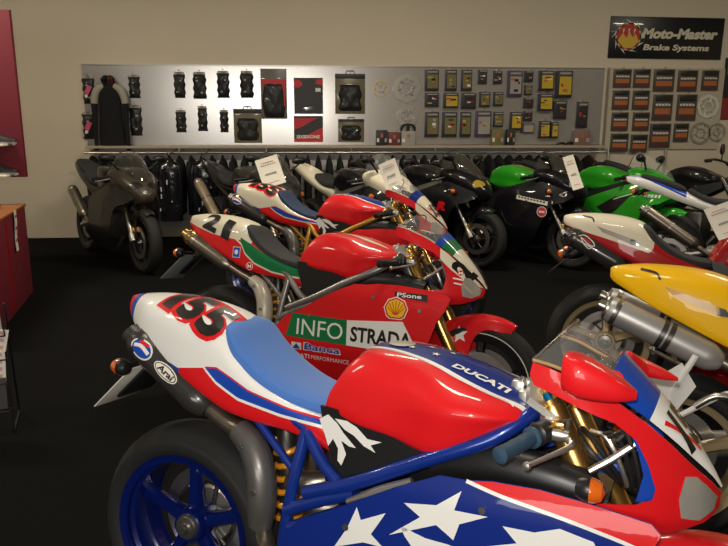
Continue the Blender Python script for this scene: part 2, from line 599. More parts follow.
def clip_on(parent, s, x, y0, y1, z, m, drop=.03, back=.07, L=.125, rr=.0165):
    """handlebar on side s (-1 right): from the fork outwards, down and back"""
    a, b = Vector((x, s * y0, z)), Vector((x - back, s * y1, z - drop))
    d = (b - a).normalized()
    h = MB()
    h.tube([a, b], .011, DSTEEL, 10)
    h.cyl(a + Vector((0, 0, -.02)), a + Vector((0, 0, .02)), .034, ALU, 16)
    bar = child('handlebar', h, parent)
    g = MB()
    g0 = b - d * L
    pr = [(.0225, 0), (.0225, .006), (rr, .009)]
    pts, rs = [g0, g0 + d * .006, g0 + d * .010], [.024, .024, rr]
    for k in range(6):
        t = .015 + (L - .035) * k / 5
        pts.append(g0 + d * t); rs.append(rr + (.0012 if k % 2 else 0))
    pts += [b - d * .012, b - d * .006, b, b + d * .004]
    rs += [rr, rr * 1.12, rr * 1.12, rr * .6]
    g.tube(pts, rs, m, 16)
    child('grip', g, bar)
    sw = MB()
    c = g0 - d * .03
    sw.tube([c - d * .022, c - d * .018, c + d * .016, c + d * .022], [.018, .026, .026, .018], PLASTIC, 12)
    sw.box(c + Vector((-.012, 0, .01)), (.02, .03, .02), PLASTIC, bev=.004)
    child('switch_housing', sw, bar)
    mc = MB()
    p = a.lerp(b, .22) + Vector((.035, 0, .0))
    mc.tube([p + Vector((-.03, 0, 0)), p, p + Vector((.02, s * .0, 0))], [.014, .017, .012], ALU, 10)
    mc.box(p + Vector((-.005, -s * .005, .02)), (.03, .03, .016), GOLD, bev=.004)
    child('master_cylinder', mc, bar)
    lv = MB()
    q = p + Vector((.018, s * .006, -.004))
    lv.tube([q, q + Vector((.012, s * .03, -.006)), q + d * .09 + Vector((.010, 0, -.008)), q + d * .145 + Vector((-.005, 0, -.012))],
            [.009, .0075, .0055, .005], ALU, 8, 4)
    bm_ = q + d * .15 + Vector((-.005, 0, -.012))
    lv.tube([bm_ - d * .006, bm_ - d * .003, bm_ + d * .004, bm_ + d * .007], [.004, .009, .009, .004], ALU, 8)
    child('lever', lv, bar)
    return bar
def indicator(parent, p, s, stalk=.07, fr=1):
    p = Vector(p)
    RZ = Matrix.Rotation(90 * fr * D2R, 4, 'Z')
    m = MB()
    m.tube([p - Vector((0, s * stalk, 0)), p], .009, RUB2, 8)
    m.lathe([(.0, -.024), (.018, -.020), (.024, -.008), (.026, .006), (.025, .008)], PLASTIC, 18,
            Matrix.Translation(p) @ RZ)
    o = child('indicator', m, parent)
    l = MB()
    l.lathe([(.026, .006), (.025, .016), (.018, .030), (.0, .036)], AMBER, 18, Matrix.Translation(p) @ RZ)
    child('amber_lens', l, o)
    return o
def plate_hanger(parent, x, z, plate=True, stalks=True, tilt=45, sty='white'):
    bw = .155 if sty == 'white' else .06
    M = Matrix.Translation((x, 0, z)) @ Matrix.Rotation(tilt * D2R, 4, 'Y')
    m = MB()
    m.tube([(x + .16, 0, z + .06), (x + .06, 0, z + .03), (x, 0, z - .01)], [.022, .018, .016], PLASTIC, 8, 3)
    m.box((.004, .022, -.065), (.010, bw, .15), PLASTIC, M, .004)
    h = child('plate_hanger', m, parent)
    if plate:
        p = MB()
        p.box((-.010, 0, -.095), (.004, .20, .20), PAPER if sty in ('white', 'open') else mat('greyed_number_plate', (.26, .27, .26), .5), M, .0015)
        child('number_plate', p, h)
    if stalks:
        for s in (-1, 1):
            indicator(h, (x - .01, s * .125, z + .02), s, .11)
    return h
def fork(parent, name_m, x0, z0, x1, z1, y, rup, rlow, low, top=.5):
    for s in (-1, 1):
        m = MB()
        a, b = Vector((x0, s * y, z0)), Vector((x1, s * y, z1))
        c = a.lerp(b, top)
        m.tube([a + (a - b).normalized() * .015, a, c, c + (b - a) * .03], [rup * .8, rup, rup, rup * .9], name_m, 18)
        m.tube([c, b], rlow, low, 14)
        m.tube([b + (a - b).normalized() * .09, b + (a - b).normalized() * .06, b], [rlow, rlow * 1.35, rlow * 1.35], ALU, 12)
        f = child('fork_leg', m, parent)
        k = MB()
        k.box(b + Vector((-.055, -s * .018, .085)), (.05, .035, .10), GOLD, bev=.008)
        child('brake_caliper', k, f)
        cp = MB()
        d = (a - b).normalized()
        cp.tube([a + d * .010, a + d * .022], rup * .92, GOLD, 16)
        cp.tube([a + d * .022, a + d * .036], rup * .35, BLUEIN, 8)
        child('fork_cap', cp, f)
def mudguard(parent, cx, R, m, star_m=None, edge=None, hw=.068):
    mb = MB()
    G = []
    th = .004
    for layer in (0, 1):
        g = []
        for i in range(31):
            a = (62 + (166 - 62) * i / 30) * D2R
            row = []
            lob = .15 * math.exp(-((a / D2R - 118) / 20.0) ** 2) + .055
            taper = 1 - .35 * max(0, (84 - a / D2R) / 22.0) ** 2
            for j in range(-8, 9):
                t = j / 8
                r = R + .028 - lob * abs(t) ** 3.2 - layer * th
                row.append((cx + r * math.cos(a), hw * taper * math.sin(t * 1.35) / math.sin(1.35) * (1 - layer * .03), R + r * math.sin(a)))
            g.append(row)
        G.append(g)
    mb.grid(G[0], m)
    mb.grid([r[::-1] for r in G[1]], m)
    for g0, g1 in (([r[0] for r in G[0]], [r[0] for r in G[1]]), ([r[-1] for r in G[0]], [r[-1] for r in G[1]]), (G[0][0], G[1][0]), (G[0][-1], G[1][-1])):
        mb.grid([g0, g1], m)
    if star_m:
        bv = mb.bvh()
        mb.decal(bv, star(cx - .10, R + .225, .042, 5, .45, 100), (0, 0, 0), (1, 0, 0), (0, 0, 1), star_m)
    if edge:
        bv = mb.bvh()
        mb.decal(bv, ribbon([(cx + (R + .02) * math.cos(q * D2R), R + (R + .02) * math.sin(q * D2R)) for q in range(30, 100, 8)], .012, 2), (0, 0, 0), (1, 0, 0), (0, 0, 1), edge)
    return child('front_mudguard', mb, parent)
# ------------------------------------------------------------------ the 916-family superbike
def figure(mb, bv, st, O, U, W, w, h, fill=INK, edge=None, shear=.22):
    if edge:
        for bb in ((.045, edge),):
            mb.decal(bv, text(st, -.02 * w, -.03 * h, w * 1.04, h * 1.06, shear, .10), O, U, W, edge, .0014)
    mb.decal(bv, text(st, 0, 0, w, h, shear, .05), O, U, W, fill, .0024)
def superbike(name, C, loc, head, lean):
    root = empty(name, loc, (-lean * D2R, 0, head * D2R))
    body, low, frm, rimm = C['upper'], C['lower'], C['frame'], C['rim']
    FX = 1.36
    # wheels
    wheel(root, 'rear_wheel', -.052, .315, .185, rimm, 5, disc=1, rr=.222, sp='i', disc_y=.05, hubm=STEEL)
    wheel(root, 'front_wheel', FX, .300, .12, rimm, 3 if C.get('three') else 5, disc=2, rr=.222, sp='i', disc_y=.055, white_line=C.get('wl', False))
    mudguard(root, FX, .300, C.get('guard', body), C.get('guard_star'), C.get('guard_edge'))
    # single sided swingarm (far side) and chain
    s = MB()
    s.tube([(-.05, .10, .315), (.12, .13, .33), (.30, .12, .37), (.46, .06, .40)], [.055, .05, .055, .06], ALU, 14, 4)
    s.cyl((-.05, .06, .315), (-.05, .14, .315), .085, ALU, 24)
    s.tube([(.42, -.10, .41), (.46, 0, .40), (.42, .10, .41)], .045, ALU, 12, 3)
    child('swingarm', s, root)
    # engine block with cooling, cylinders and covers
    e = MB()
    e.box((.62, 0, .30), (.40, .26, .24), DSTEEL, bev=.04)
    e.cyl((.52, -.16, .32), (.52, -.12, .32), .09, ALU, 28)
    e.cyl((.70, -.155, .30), (.70, -.12, .30), .075, DSTEEL, 28)
    e.tube([(.55, 0, .40), (.50, 0, .60)], [.10, .085], DSTEEL, 12)
    e.tube([(.78, 0, .34), (1.02, 0, .40)], [.10, .085], DSTEEL, 12)
    e.box((.50, 0, .62), (.17, .18, .10), DSTEEL, bev=.02)
    for k in range(6):
        e.tube([(.44 + .015 * k, -.10 - .012 * (k % 3), .43 + .02 * k), (.50 + .03 * k, -.15, .50 - .01 * k), (.60 + .05 * k, -.15, .55)], .008, [RUB2, ALU, DSTEEL][k % 3], 8, 3)
    child('engine', e, root)
    r = MB()
    r.box((1.06, 0, .50), (.035, .30, .26), DSTEEL, Matrix.Translation((1.06, 0, .5)) @ Matrix.Rotation(18 * D2R, 4, 'Y') @ Matrix.Translation((-1.06, 0, -.5)), .008)
    child('radiator', r, root)
    # rear spring and damper
    k = MB()
    coil(k, (.285, -.015, .40), (.262, -.015, .645), .036, .0085, 6.5, SPRING)
    k.tube([(.288, -.015, .36), (.285, -.015, .39), (.258, -.015, .66), (.255, -.015, .70)], [.022, .03, .03, .02], DSTEEL, 12)
    k.tube([(.284, -.015, .40), (.268, -.015, .59)], .022, GOLD, 12)
    k.tube([(.30, -.06, .54), (.36, -.06, .55), (.40, -.04, .56)], [.028, .034, .028], TITAN, 12, 2)
    child('shock_absorber', k, root)
    # frame
    f = MB()
    R = .0165
    for sg in (-1, 1):
        f.tube([(.40, sg * .15, .565), (.55, sg * .165, .632), (.72, sg * .165, .725), (.86, sg * .150, .795), (.93, sg * .115, .845), (.965, sg * .055, .880)], R * 1.15, frm, 12, 3)
        f.tube([(.34, sg * .14, .30), (.335, sg * .14, .42), (.355, sg * .135, .58), (.375, sg * .115, .72)], R, frm, 12, 3)
        f.tube([(.375, sg * .115, .715), (.45, sg * .14, .64), (.535, sg * .155, .585), (.60, sg * .14, .50)], R, frm, 12, 3)
        f.tube([(.34, sg * .14, .50), (.45, sg * .155, .56), (.545, sg * .16, .60)], R * 1.1, frm, 12, 3)
        f.tube([(.36, sg * .15, .46), (.48, sg * .165, .53), (.56, sg * .165, .57)], R, frm, 12, 3)
        f.tube([(.375, sg * .115, .72), (.20, sg * .11, .80), (-.05, sg * .08, .90)], R * .8, frm, 10, 3)
        f.tube([(.35, sg * .12, .60), (.18, sg * .10, .74), (.0, sg * .08, .85)], R * .7, frm, 10, 3)
    f.tube([(.985, 0, .77), (.935, 0, .89)], .032, frm, 16)
    child('frame', f, root, angle=60)
    dk = MB()
    for sg in (-1, 1):
        dk.tube([(.74, sg * .10, .70), (.86, sg * .12, .735), (1.0, sg * .13, .735), (1.10, sg * .13, .72)], [.05, .052, .050, .045], PLASTIC, 14, 3)
    dk.box((.80, 0, .68), (.30, .20, .14), PLASTIC, bev=.03)
    child('air_intake', dk, root)
    # perforated grey strip and battery tray along the frame
    sl = MB()
    sl.tube([(.535, -.182, .585), (.62, -.184, .632), (.70, -.184, .676)], [.008, .014, .009], ALU, 8, 4)
    child('knee_trim', sl, root)
    # footrest hanger
    hm = C.get('rearset', ALU)
    for sg in (-1, 1):
        h = MB()
        for a, b in (((.36, .40), (.17, .33)), ((.36, .25), (.17, .33)), ((.36, .40), (.36, .24)), ((.27, .37), (.30, .28))):
            h.tube([(a[0], sg * .17, a[1]), (b[0], sg * .175, b[1])], .012, hm, 8)
        h.cyl((.19, sg * .175, .33), (.19, sg * .25, .325), .010, STEEL, 12)
        h.box((.37, sg * .165, .33), (.03, .03, .18), hm, bev=.008)
        child('footrest_hanger', h, root)
    if C.get('tail_bracket'):
        tb = MB()
        tb.poly([(-.20, .60), (-.155, .68), (-.125, .655), (-.07, .70), (-.02, .625), (-.075, .53), (-.055, .50), (-.10, .455), (-.15, .50)], .008, C['tail_bracket'],
                Matrix.Translation((0, -.20, 0)) @ Matrix.Rotation(90 * D2R, 4, 'X'))
        tb.tube([(-.03, -.205, .73), (-.09, -.205, .60), (-.085, -.205, .50), (.05, -.205, .60), (.20, -.205, .66)], .011, C['tail_bracket'], 8)
        tb.cyl((-.09, -.22, .49), (-.09, -.16, .49), .022, STEEL, 16)
        tb.tube([(-.02, -.22, .56), (.04, -.222, .605), (.12, -.222, .60)], .012, STEEL, 10, 3)
        child('rearset_plate', tb, root)
    # exhausts under the seat
    ex = C['exhaust']
    A, B = Vector(ex.get('a', (-.285, -.095, .893))), Vector(ex.get('b', (.02, -.098, .735)))
    for sg in (1, -1):
        m = Vector((1, sg, 1))
        silencer(root, A * 1 if sg > 0 else Vector((A.x, -A.y, A.z)), B * 1 if sg > 0 else Vector((B.x, -B.y, B.z)), ex.get('r', .052),
                 ex['body'], ex.get('cap', STEEL), ex.get('band', STEEL), badge=ex.get('badge') if sg > 0 else None, bands=ex.get('bands', []), tip=ex.get('tip', .03))
    p = MB()
    for sg in (-1, 1):
        p.tube([(B.x, sg * .098, B.z), (B.x + .07, sg * .105, B.z - .03), (.17, sg * .11, .672), (.235, sg * .125, .62)], [.024, .024, .027, .028], TITAN, 14, 4)
        p.tube([(.235, sg * .125, .62), (.268, sg * .135, .54), (.262, sg * .13, .42), (.33, sg * .10, .26), (.5, sg * .08, .16)], .027, TITAN, 12, 3)
    child('exhaust_pipe', p, root)
    hs = MB()
    hs.tube([(.165, -.115, .680), (.215, -.125, .648), (.253, -.14, .59), (.266, -.145, .51), (.262, -.14, .44)], [.034, .039, .041, .041, .034], C.get('shield', GREYM), 16, 5)
    for q in ((.205, -.168, .655), (.262, -.185, .545)):
        hs.cyl(q, (q[0], q[1] - .004, q[2]), .008, STEEL, 12)
    child('heat_shield', hs, root)
    # tail fairing
    T = [
        (-.322, .985, .008, .975, .010, .962, .007, .952),
        (-.305, .994, .028, .976, .034, .953, .027, .936),
        (-.255, 1.003, .058, .975, .070, .935, .062, .910),
        (-.18, 1.010, .098, .968, .108, .905, .100, .870),
        (-.06, 1.008, .118, .955, .132, .868, .124, .815),
        (.04, .992, .126, .935, .140, .828, .134, .770),
        (.105, .965, .128, .908, .142, .805, .136, .742),
        (.15, .905, .132, .868, .142, .79, .134, .728),
        (.22, .842, .130, .822, .138, .772, .128, .716),
        (.31, .795, .120, .785, .130, .752, .118, .706),
        (.39, .772, .108, .760, .120, .728, .110, .690),
        (.455, .752, .098, .735, .114, .700, .106, .665),
        (.515, .715, .092, .69, .112, .665, .106, .630),
    ]
    secs = []
    for (x, zt, y1, z1, y2, z2, y3, z3) in T:
        secs.append([(x, 0, zt), (x, y1 * .55, zt - (zt - z1) * .22), (x, y1, z1), (x, y2, z2), (x, y3, z3), (x, y3 * .6, z3 + .012), (x, 0, z3 + .02)])
    mb = MB()
    mb.grid(loft(secs, 5, 5), C['tail'], closed_v=True, cap0=True, cap1=True)
    bv = mb.bvh()
    if C.get('tail_decals'):
        C['tail_decals'](mb, bv)
    child('tail_fairing', mb, root, angle=60)
    # seat pad
    st = []
    for (x, zt, w, zb) in ((.085, .962, .07, .945), (.095, .968, .095, .93), (.125, .952, .118, .885), (.17, .905, .122, .845), (.23, .860, .122, .815), (.30, .826, .116, .785), (.37, .808, .106, .768), (.425, .800, .092, .758), (.445, .790, .080, .757)):
        st.append([(x, 0, zt), (x, w * .6, zt - .002), (x, w * .93, zt - .012), (x, w, (zt + zb) / 2), (x, w * .97, zb), (x, w * .5, zb - .005), (x, 0, zb - .005)])
    mb = MB()
    mb.grid(loft(st, 5, 4), C['seat'], closed_v=True, cap0=True, cap1=True)
    child('seat', mb, root)
    # airbox side covers under the tank
    fa = lambda x, z: .142 + .02 * (x - .45) / .3
    for sd in (-1, 1):
        cv = MB()
        sheet(cv, [(.425, .80), (.60, .80), (.76, .765), (.84, .80), (.80, .765), (.66, .675), (.53, .600), (.47, .66), (.44, .73)], fa, PLASTIC if C.get('cover') is None else C['cover'], .01, .04, side=sd)
        if C.get('flames') and sd < 0:
            for fpts in ([(.425, .765), (.450, .782), (.478, .764), (.497, .743), (.535, .712), (.515, .712), (.492, .722), (.508, .690), (.496, .658), (.484, .668), (.484, .700), (.468, .722), (.455, .700), (.440, .735)],
                         [(.470, .775), (.505, .776), (.535, .765), (.565, .742), (.605, .742), (.575, .728), (.590, .712), (.556, .722), (.528, .742), (.500, .752)]):
                sdecal(cv, pg(fpts), fa, C['flames'], .0015)
        child('airbox_cover', cv, root)
    # fuel tank
    tk = []
    for (xt, zt, y1, z1, y2, z2, xb, y3, z3) in (
            (.478, .885, .05, .88, .075, .85, .445, .07, .81),
            (.482, .918, .075, .905, .112, .865, .432, .118, .792),
            (.515, .948, .085, .938, .128, .880, .448, .132, .785),
            (.58, .958, .100, .944, .142, .880, .53, .146, .770),
            (.66, .956, .106, .938, .154, .872, .635, .152, .757),
            (.73, .948, .108, .928, .182, .862, .735, .165, .742),
            (.80, .932, .104, .912, .184, .862, .80, .160, .772),
            (.87, .912, .092, .894, .166, .858, .87, .142, .812),
            (.93, .888, .072, .876, .130, .855, .925, .115, .840),
            (.965, .868, .045, .862, .080, .850, .96, .07, .842)):
        xm = (xt + xb) / 2
        tk.append([(xt, 0, zt), (xt, y1 * .6, zt - (zt - z1) * .35), (xt, y1, z1), (xt * .8 + xb * .2, (y1 + y2) / 2, (z1 + z2) / 2 + .010), (xm, y2, z2), (xb * .85 + xt * .15, (y2 + y3) / 2 + .006, (z2 + z3) / 2), (xb, y3, z3), (xb, y3 * .6, z3 + .005), (xb, 0, z3 + .005)])
    mb = MB()
    mb.grid(loft(tk, 5, 4), C['tank'], closed_v=True, cap0=True, cap1=True)
    bv = mb.bvh()
    if C.get('tank_decals'):
        C['tank_decals'](mb, bv)
    child('fuel_tank', mb, root, angle=50)
    # side fairings
    def fs(x, z):
        w = .240 - .10 * max(0, (x - .80)) ** 2 - .25 * max(0, .62 - x) ** 2
        if z > .66: w -= 1.1 * (z - .66) ** 1.6
        if z < .42: w -= .95 * (.42 - z) ** 1.5
        return w
    so = [(.505, .570), (.585, .622), (.68, .676), (.78, .722), (.84, .724), (.90, .733), (1.0, .736), (1.10, .728), (1.18, .718), (1.225, .712), (1.245, .695), (1.225, .640), (1.19, .585), (1.165, .50), (1.11, .41), (1.07, .30), (1.0, .20), (.88, .145),
          (.62, .125), (.42, .15), (.36, .24), (.345, .34), (.37, .47), (.43, .535)]
    for sd in (-1, 1):
        mb = MB()
        sheet(mb, so, fs, low, .004, .025, side=sd, inner=PLASTIC)
        if C.get('side_decals'):
            C['side_decals'](mb, fs, sd)
        for q in ((.56, .55), (.885, .67), (1.11, .63), (1.06, .36), (.46, .26)):
            y = sd * (fs(*q) + .001)
            mb.cyl((q[0], y, q[1]), (q[0], y + sd * .003, q[1]), .0085, STEEL, 12)
        child('side_fairing', mb, root)
    # nose fairing (two cheeks that meet at the tip) wrapping an opening for the bars
    def fn(x, z):
        u = max(0.0, min(1.0, (x - .95) / .412))
        w = .205 * math.sqrt(max(0.0, 1 - u ** 2.6)) + .004
        w -= .35 * max(0, z - (1.01 - .82 * max(0, x - .98))) + .0
        zc = .80 - .0 * u
        if z < .70: w += .25 * (.70 - z) * (1 - u) - .8 * max(0, .70 - z) * u
        return max(w, .003)
    no = [(.962, 1.006), (.995, .999), (1.035, .985), (1.09, .965), (1.145, .935), (1.20, .898), (1.25, .856), (1.295, .812), (1.333, .775), (1.357, .742), (1.354, .715), (1.325, .692), (1.27, .672), (1.19, .664), (1.10, .684), (1.0, .700), (.92, .708),
          (.92, .722), (1.0, .722), (1.10, .722), (1.19, .732), (1.222, .745), (1.226, .77), (1.208, .82), (1.180, .868), (1.135, .900), (1.06, .925), (1.0, .948), (.968, .958), (.958, .98)]
    mb = MB()
    for sd in (-1, 1):
        sheet(mb, no, fn, C.get('nose', body), .005, .02, side=sd, inner=PLASTIC)
        if C.get('nose_decals'):
            C['nose_decals'](mb, fn, sd)
    # painted rim of the opening, seen from inside
    nf = child('nose_fairing', mb, root)
    for sd in (-1, 1):
        iw = MB()
        sheet(iw, [(1.19, .730), (1.222, .738), (1.236, .78), (1.205, .85), (1.16, .89), (1.185, .84), (1.20, .79)], lambda x, z: fn(x, z) - .022, C.get('duct', BLUE), .004, .03, side=sd)
        child('inner_duct', iw, nf)
    # instruments and bracket behind the screen
    it = MB()
    it.box((1.10, 0, .94), (.05, .17, .09), PLASTIC, Matrix.Translation((1.1, 0, .94)) @ Matrix.Rotation(-35 * D2R, 4, 'Y') @ Matrix.Translation((-1.1, 0, -.94)), .015)
    for y in (-.05, .05):
        it.lathe([(0, 0), (.032, 0), (.036, .006), (.036, .02)], PLASTIC, 20, Matrix.Translation((1.07, y, .965)) @ Matrix.Rotation(-35 * D2R, 4, 'Y') @ Matrix.Rotation(90 * D2R, 4, 'Z') )
    for k in range(7):
        it.tube([(1.02 + .02 * k, -.04 - .012 * k, .84), (1.06 + .02 * k, -.10 - .01 * (k % 3), .80 + .012 * k), (1.12 + .015 * k, -.09, .76 - .005 * k), (1.16, -.05, .72)], .006, [RUB2, DSTEEL, RUB2, ALU][k % 4], 6, 3)
    it.tube([(1.20, -.10, .86), (1.13, -.13, .80), (1.09, -.14, .77)], .008, ALU, 8)
    it.box((1.12, -.06, .765), (.06, .06, .03), BTUBE, bev=.008)
    child('instrument_cluster', it, root)
    # screen
    W = [(.955, .172, 1.004, 1.02, 1.072), (1.005, .170, .995, 1.05, 1.068), (1.05, .162, .978, 1.09, 1.045), (1.10, .150, .958, 1.13, 1.012), (1.15, .132, .930, 1.17, .975), (1.20, .110, .896, 1.215, .932),
         (1.25, .086, .856, 1.258, .886), (1.295, .058, .814, 1.30, .838), (1.333, .030, .777, 1.336, .788), (1.357, .008, .745, 1.359, .748)]
    ws = []
    for (xb, w, zb, xc, zc) in W:
        ws.append([(xc, 0, zc), (xc * .85 + xb * .15, w * .42, zc - (zc - zb) * .10), (xc * .5 + xb * .5, w * .80, zc - (zc - zb) * .48), (xb, w, zb)])
    g = loft(ws, 5, 5, closed=False)
    cz = C.get('screen', [(.45, CLEAR), (.62, MBLUE), (1.0, WHITE)])
    # split rows into the transparent and the painted region
    nrow = len(g)
    i1 = int(cz[0][0] * (nrow - 1))
    mb = MB()
    mb.grid(g[:i1 + 1], cz[0][1])
    gi = np.array(g[:i1 + 1]); 
    for j in (0, -1):
        mb.tube([tuple(q) for q in gi[:, j]], .0040, cz[0][2] if len(cz[0]) > 2 else CLEAR, 6)
    mb.tube([tuple(q) for q in gi[0]], .0032, TITAN, 6)
    child('windscreen', mb, root)
    mb = MB()
    def fm(u, v):
        uu = (i1 + u * (nrow - 1 - i1)) / (nrow - 1)
        for q in cz[1:]:
            if uu <= q[0]: return q[1]
        return cz[-1][1]
    mb.grid(g[i1:], cz[-1][1], fm=fm)
    if C.get('front_decals'):
        C['front_decals'](mb, mb.bvh())
    child('front_number_panel', mb, root)
    # headlight covers
    for sd in (-1, 1):
        hl = MB()
        sheet(hl, [(1.280, .795), (1.302, .792), (1.325, .770), (1.348, .740), (1.343, .718), (1.315, .702), (1.280, .710), (1.272, .75)], lambda x, z: fn(x, z) + .0035, C.get('lamp', LENS), .005, .012, side=sd)
        child('headlight', hl, root)
    # steering
    fork(root, GOLD, .995, .885, FX - .045, .31, .100, .030, .021, STEEL, .80)
    tc = MB()
    tc.poly([(-.05, -.135), (.03, -.135), (.045, -.10), (.01, 0), (.045, .10), (.03, .135), (-.05, .135), (-.07, .05), (-.075, 0), (-.07, -.05)], .016, ALU, Matrix.Translation((.985, 0, .872)) @ Matrix.Rotation(28 * D2R, 4, 'Y'))
    tc.lathe([(0, .03), (.034, .028), (.041, .018), (.041, -.02)], GOLD, 24, Matrix.Translation((.985, 0, .893)) @ Matrix.Rotation(28 * D2R, 4, 'Y') @ Matrix.Rotation(90 * D2R, 4, 'X'))
    tc.lathe([(0, .052), (.012, .051), (.014, .028)], BLUEIN, 12, Matrix.Translation((.985, 0, .893)) @ Matrix.Rotation(28 * D2R, 4, 'Y') @ Matrix.Rotation(90 * D2R, 4, 'X'))
    tc.poly([(-.05, -.135), (.04, -.13), (.04, .13), (-.05, .135)], .03, GREYM, Matrix.Translation((1.085, 0, .70)) @ Matrix.Rotation(28 * D2R, 4, 'Y'))
    child('triple_clamp', tc, root)
    dm = MB()
    for q in ((.90, -.02, .90), (.915, .02, .895), (.925, -.05, .885)):
        dm.box(q, (.032, .034, .036), ALU, bev=.006)
        dm.cyl(q, (q[0] + .01, q[1], q[2] + .025), .007, STEEL, 10)
    dm.tube([(.90, -.06, .86), (.95, -.09, .872), (1.0, -.06, .85)], .006, STEEL, 8, 3)
    child('steering_damper', dm, root)
    for sg in (-1, 1):
        clip_on(root, sg, 1.005, .115, .315, .850, C.get('grip', PLASTIC), .022, .075)
    # mirrors
    if C.get('mirrors', True):
        for sg in (-1, 1):
            m = MB()
            mm = []
            dx, dz, kk = (0, -.008, 1.0) if sg < 0 else (.075, -.065, .55)
            for (x, ry, rz) in ((1.030, .030, .026), (1.034, .044, .037), (1.060, .052, .042), (1.10, .046, .036), (1.145, .032, .022), (1.175, .010, .008)):
                mm.append([(x + dx, sg * .235 + kk * ry * math.copysign(abs(math.cos(q)) ** .6, math.cos(q)), 1.005 + dz + kk * rz * math.copysign(abs(math.sin(q)) ** .7, math.sin(q)) - .22 * (x - 1.08)) for q in np.linspace(0, 2 * math.pi, 13)[:-1]])
            m.grid(loft(mm, 4, 3, mirror=False), C.get('mirror', body), closed_v=True, cap0=True, cap1=True)
            m.tube([(1.125 + dx / 2, sg * .20, 1.0 + dz), (1.13, sg * .17, .972), (1.13, sg * .14, .945)], [.022, .016, .014], C.get('mirror', body), 10, 3)
            child('mirror', m, root)
    for sg in (-1, 1):
        if C.get('front_ind', True):
            indicator(root, (1.10, sg * .262, .775), sg, .05, -1)
    # plate hanger with rear indicators
    if C.get('plate', True):
        plate_hanger(root, *C.get('plate_at', (-.285, .765)), plate=C.get('plate_board', True), sty=C.get('plate_sty', 'white'))
    # stand
    s = MB()
    if lean > 1:
        sgn = 1
        L = lean * D2R
        # foot on the floor on the low (left) side: floor is z = y * tan(lean) in bike axes
        yf = .27
        s.tube([(.50, .10, .26), (.56, .20, .15), (.60, yf, -yf * 0 + yf * math.tan(L) + .012)], [.014, .012, .011], DSTEEL, 10)
        s.box((.61, yf, yf * math.tan(L) + .010), (.07, .03, .01), DSTEEL)
    child('side_stand', s, root)
    return root
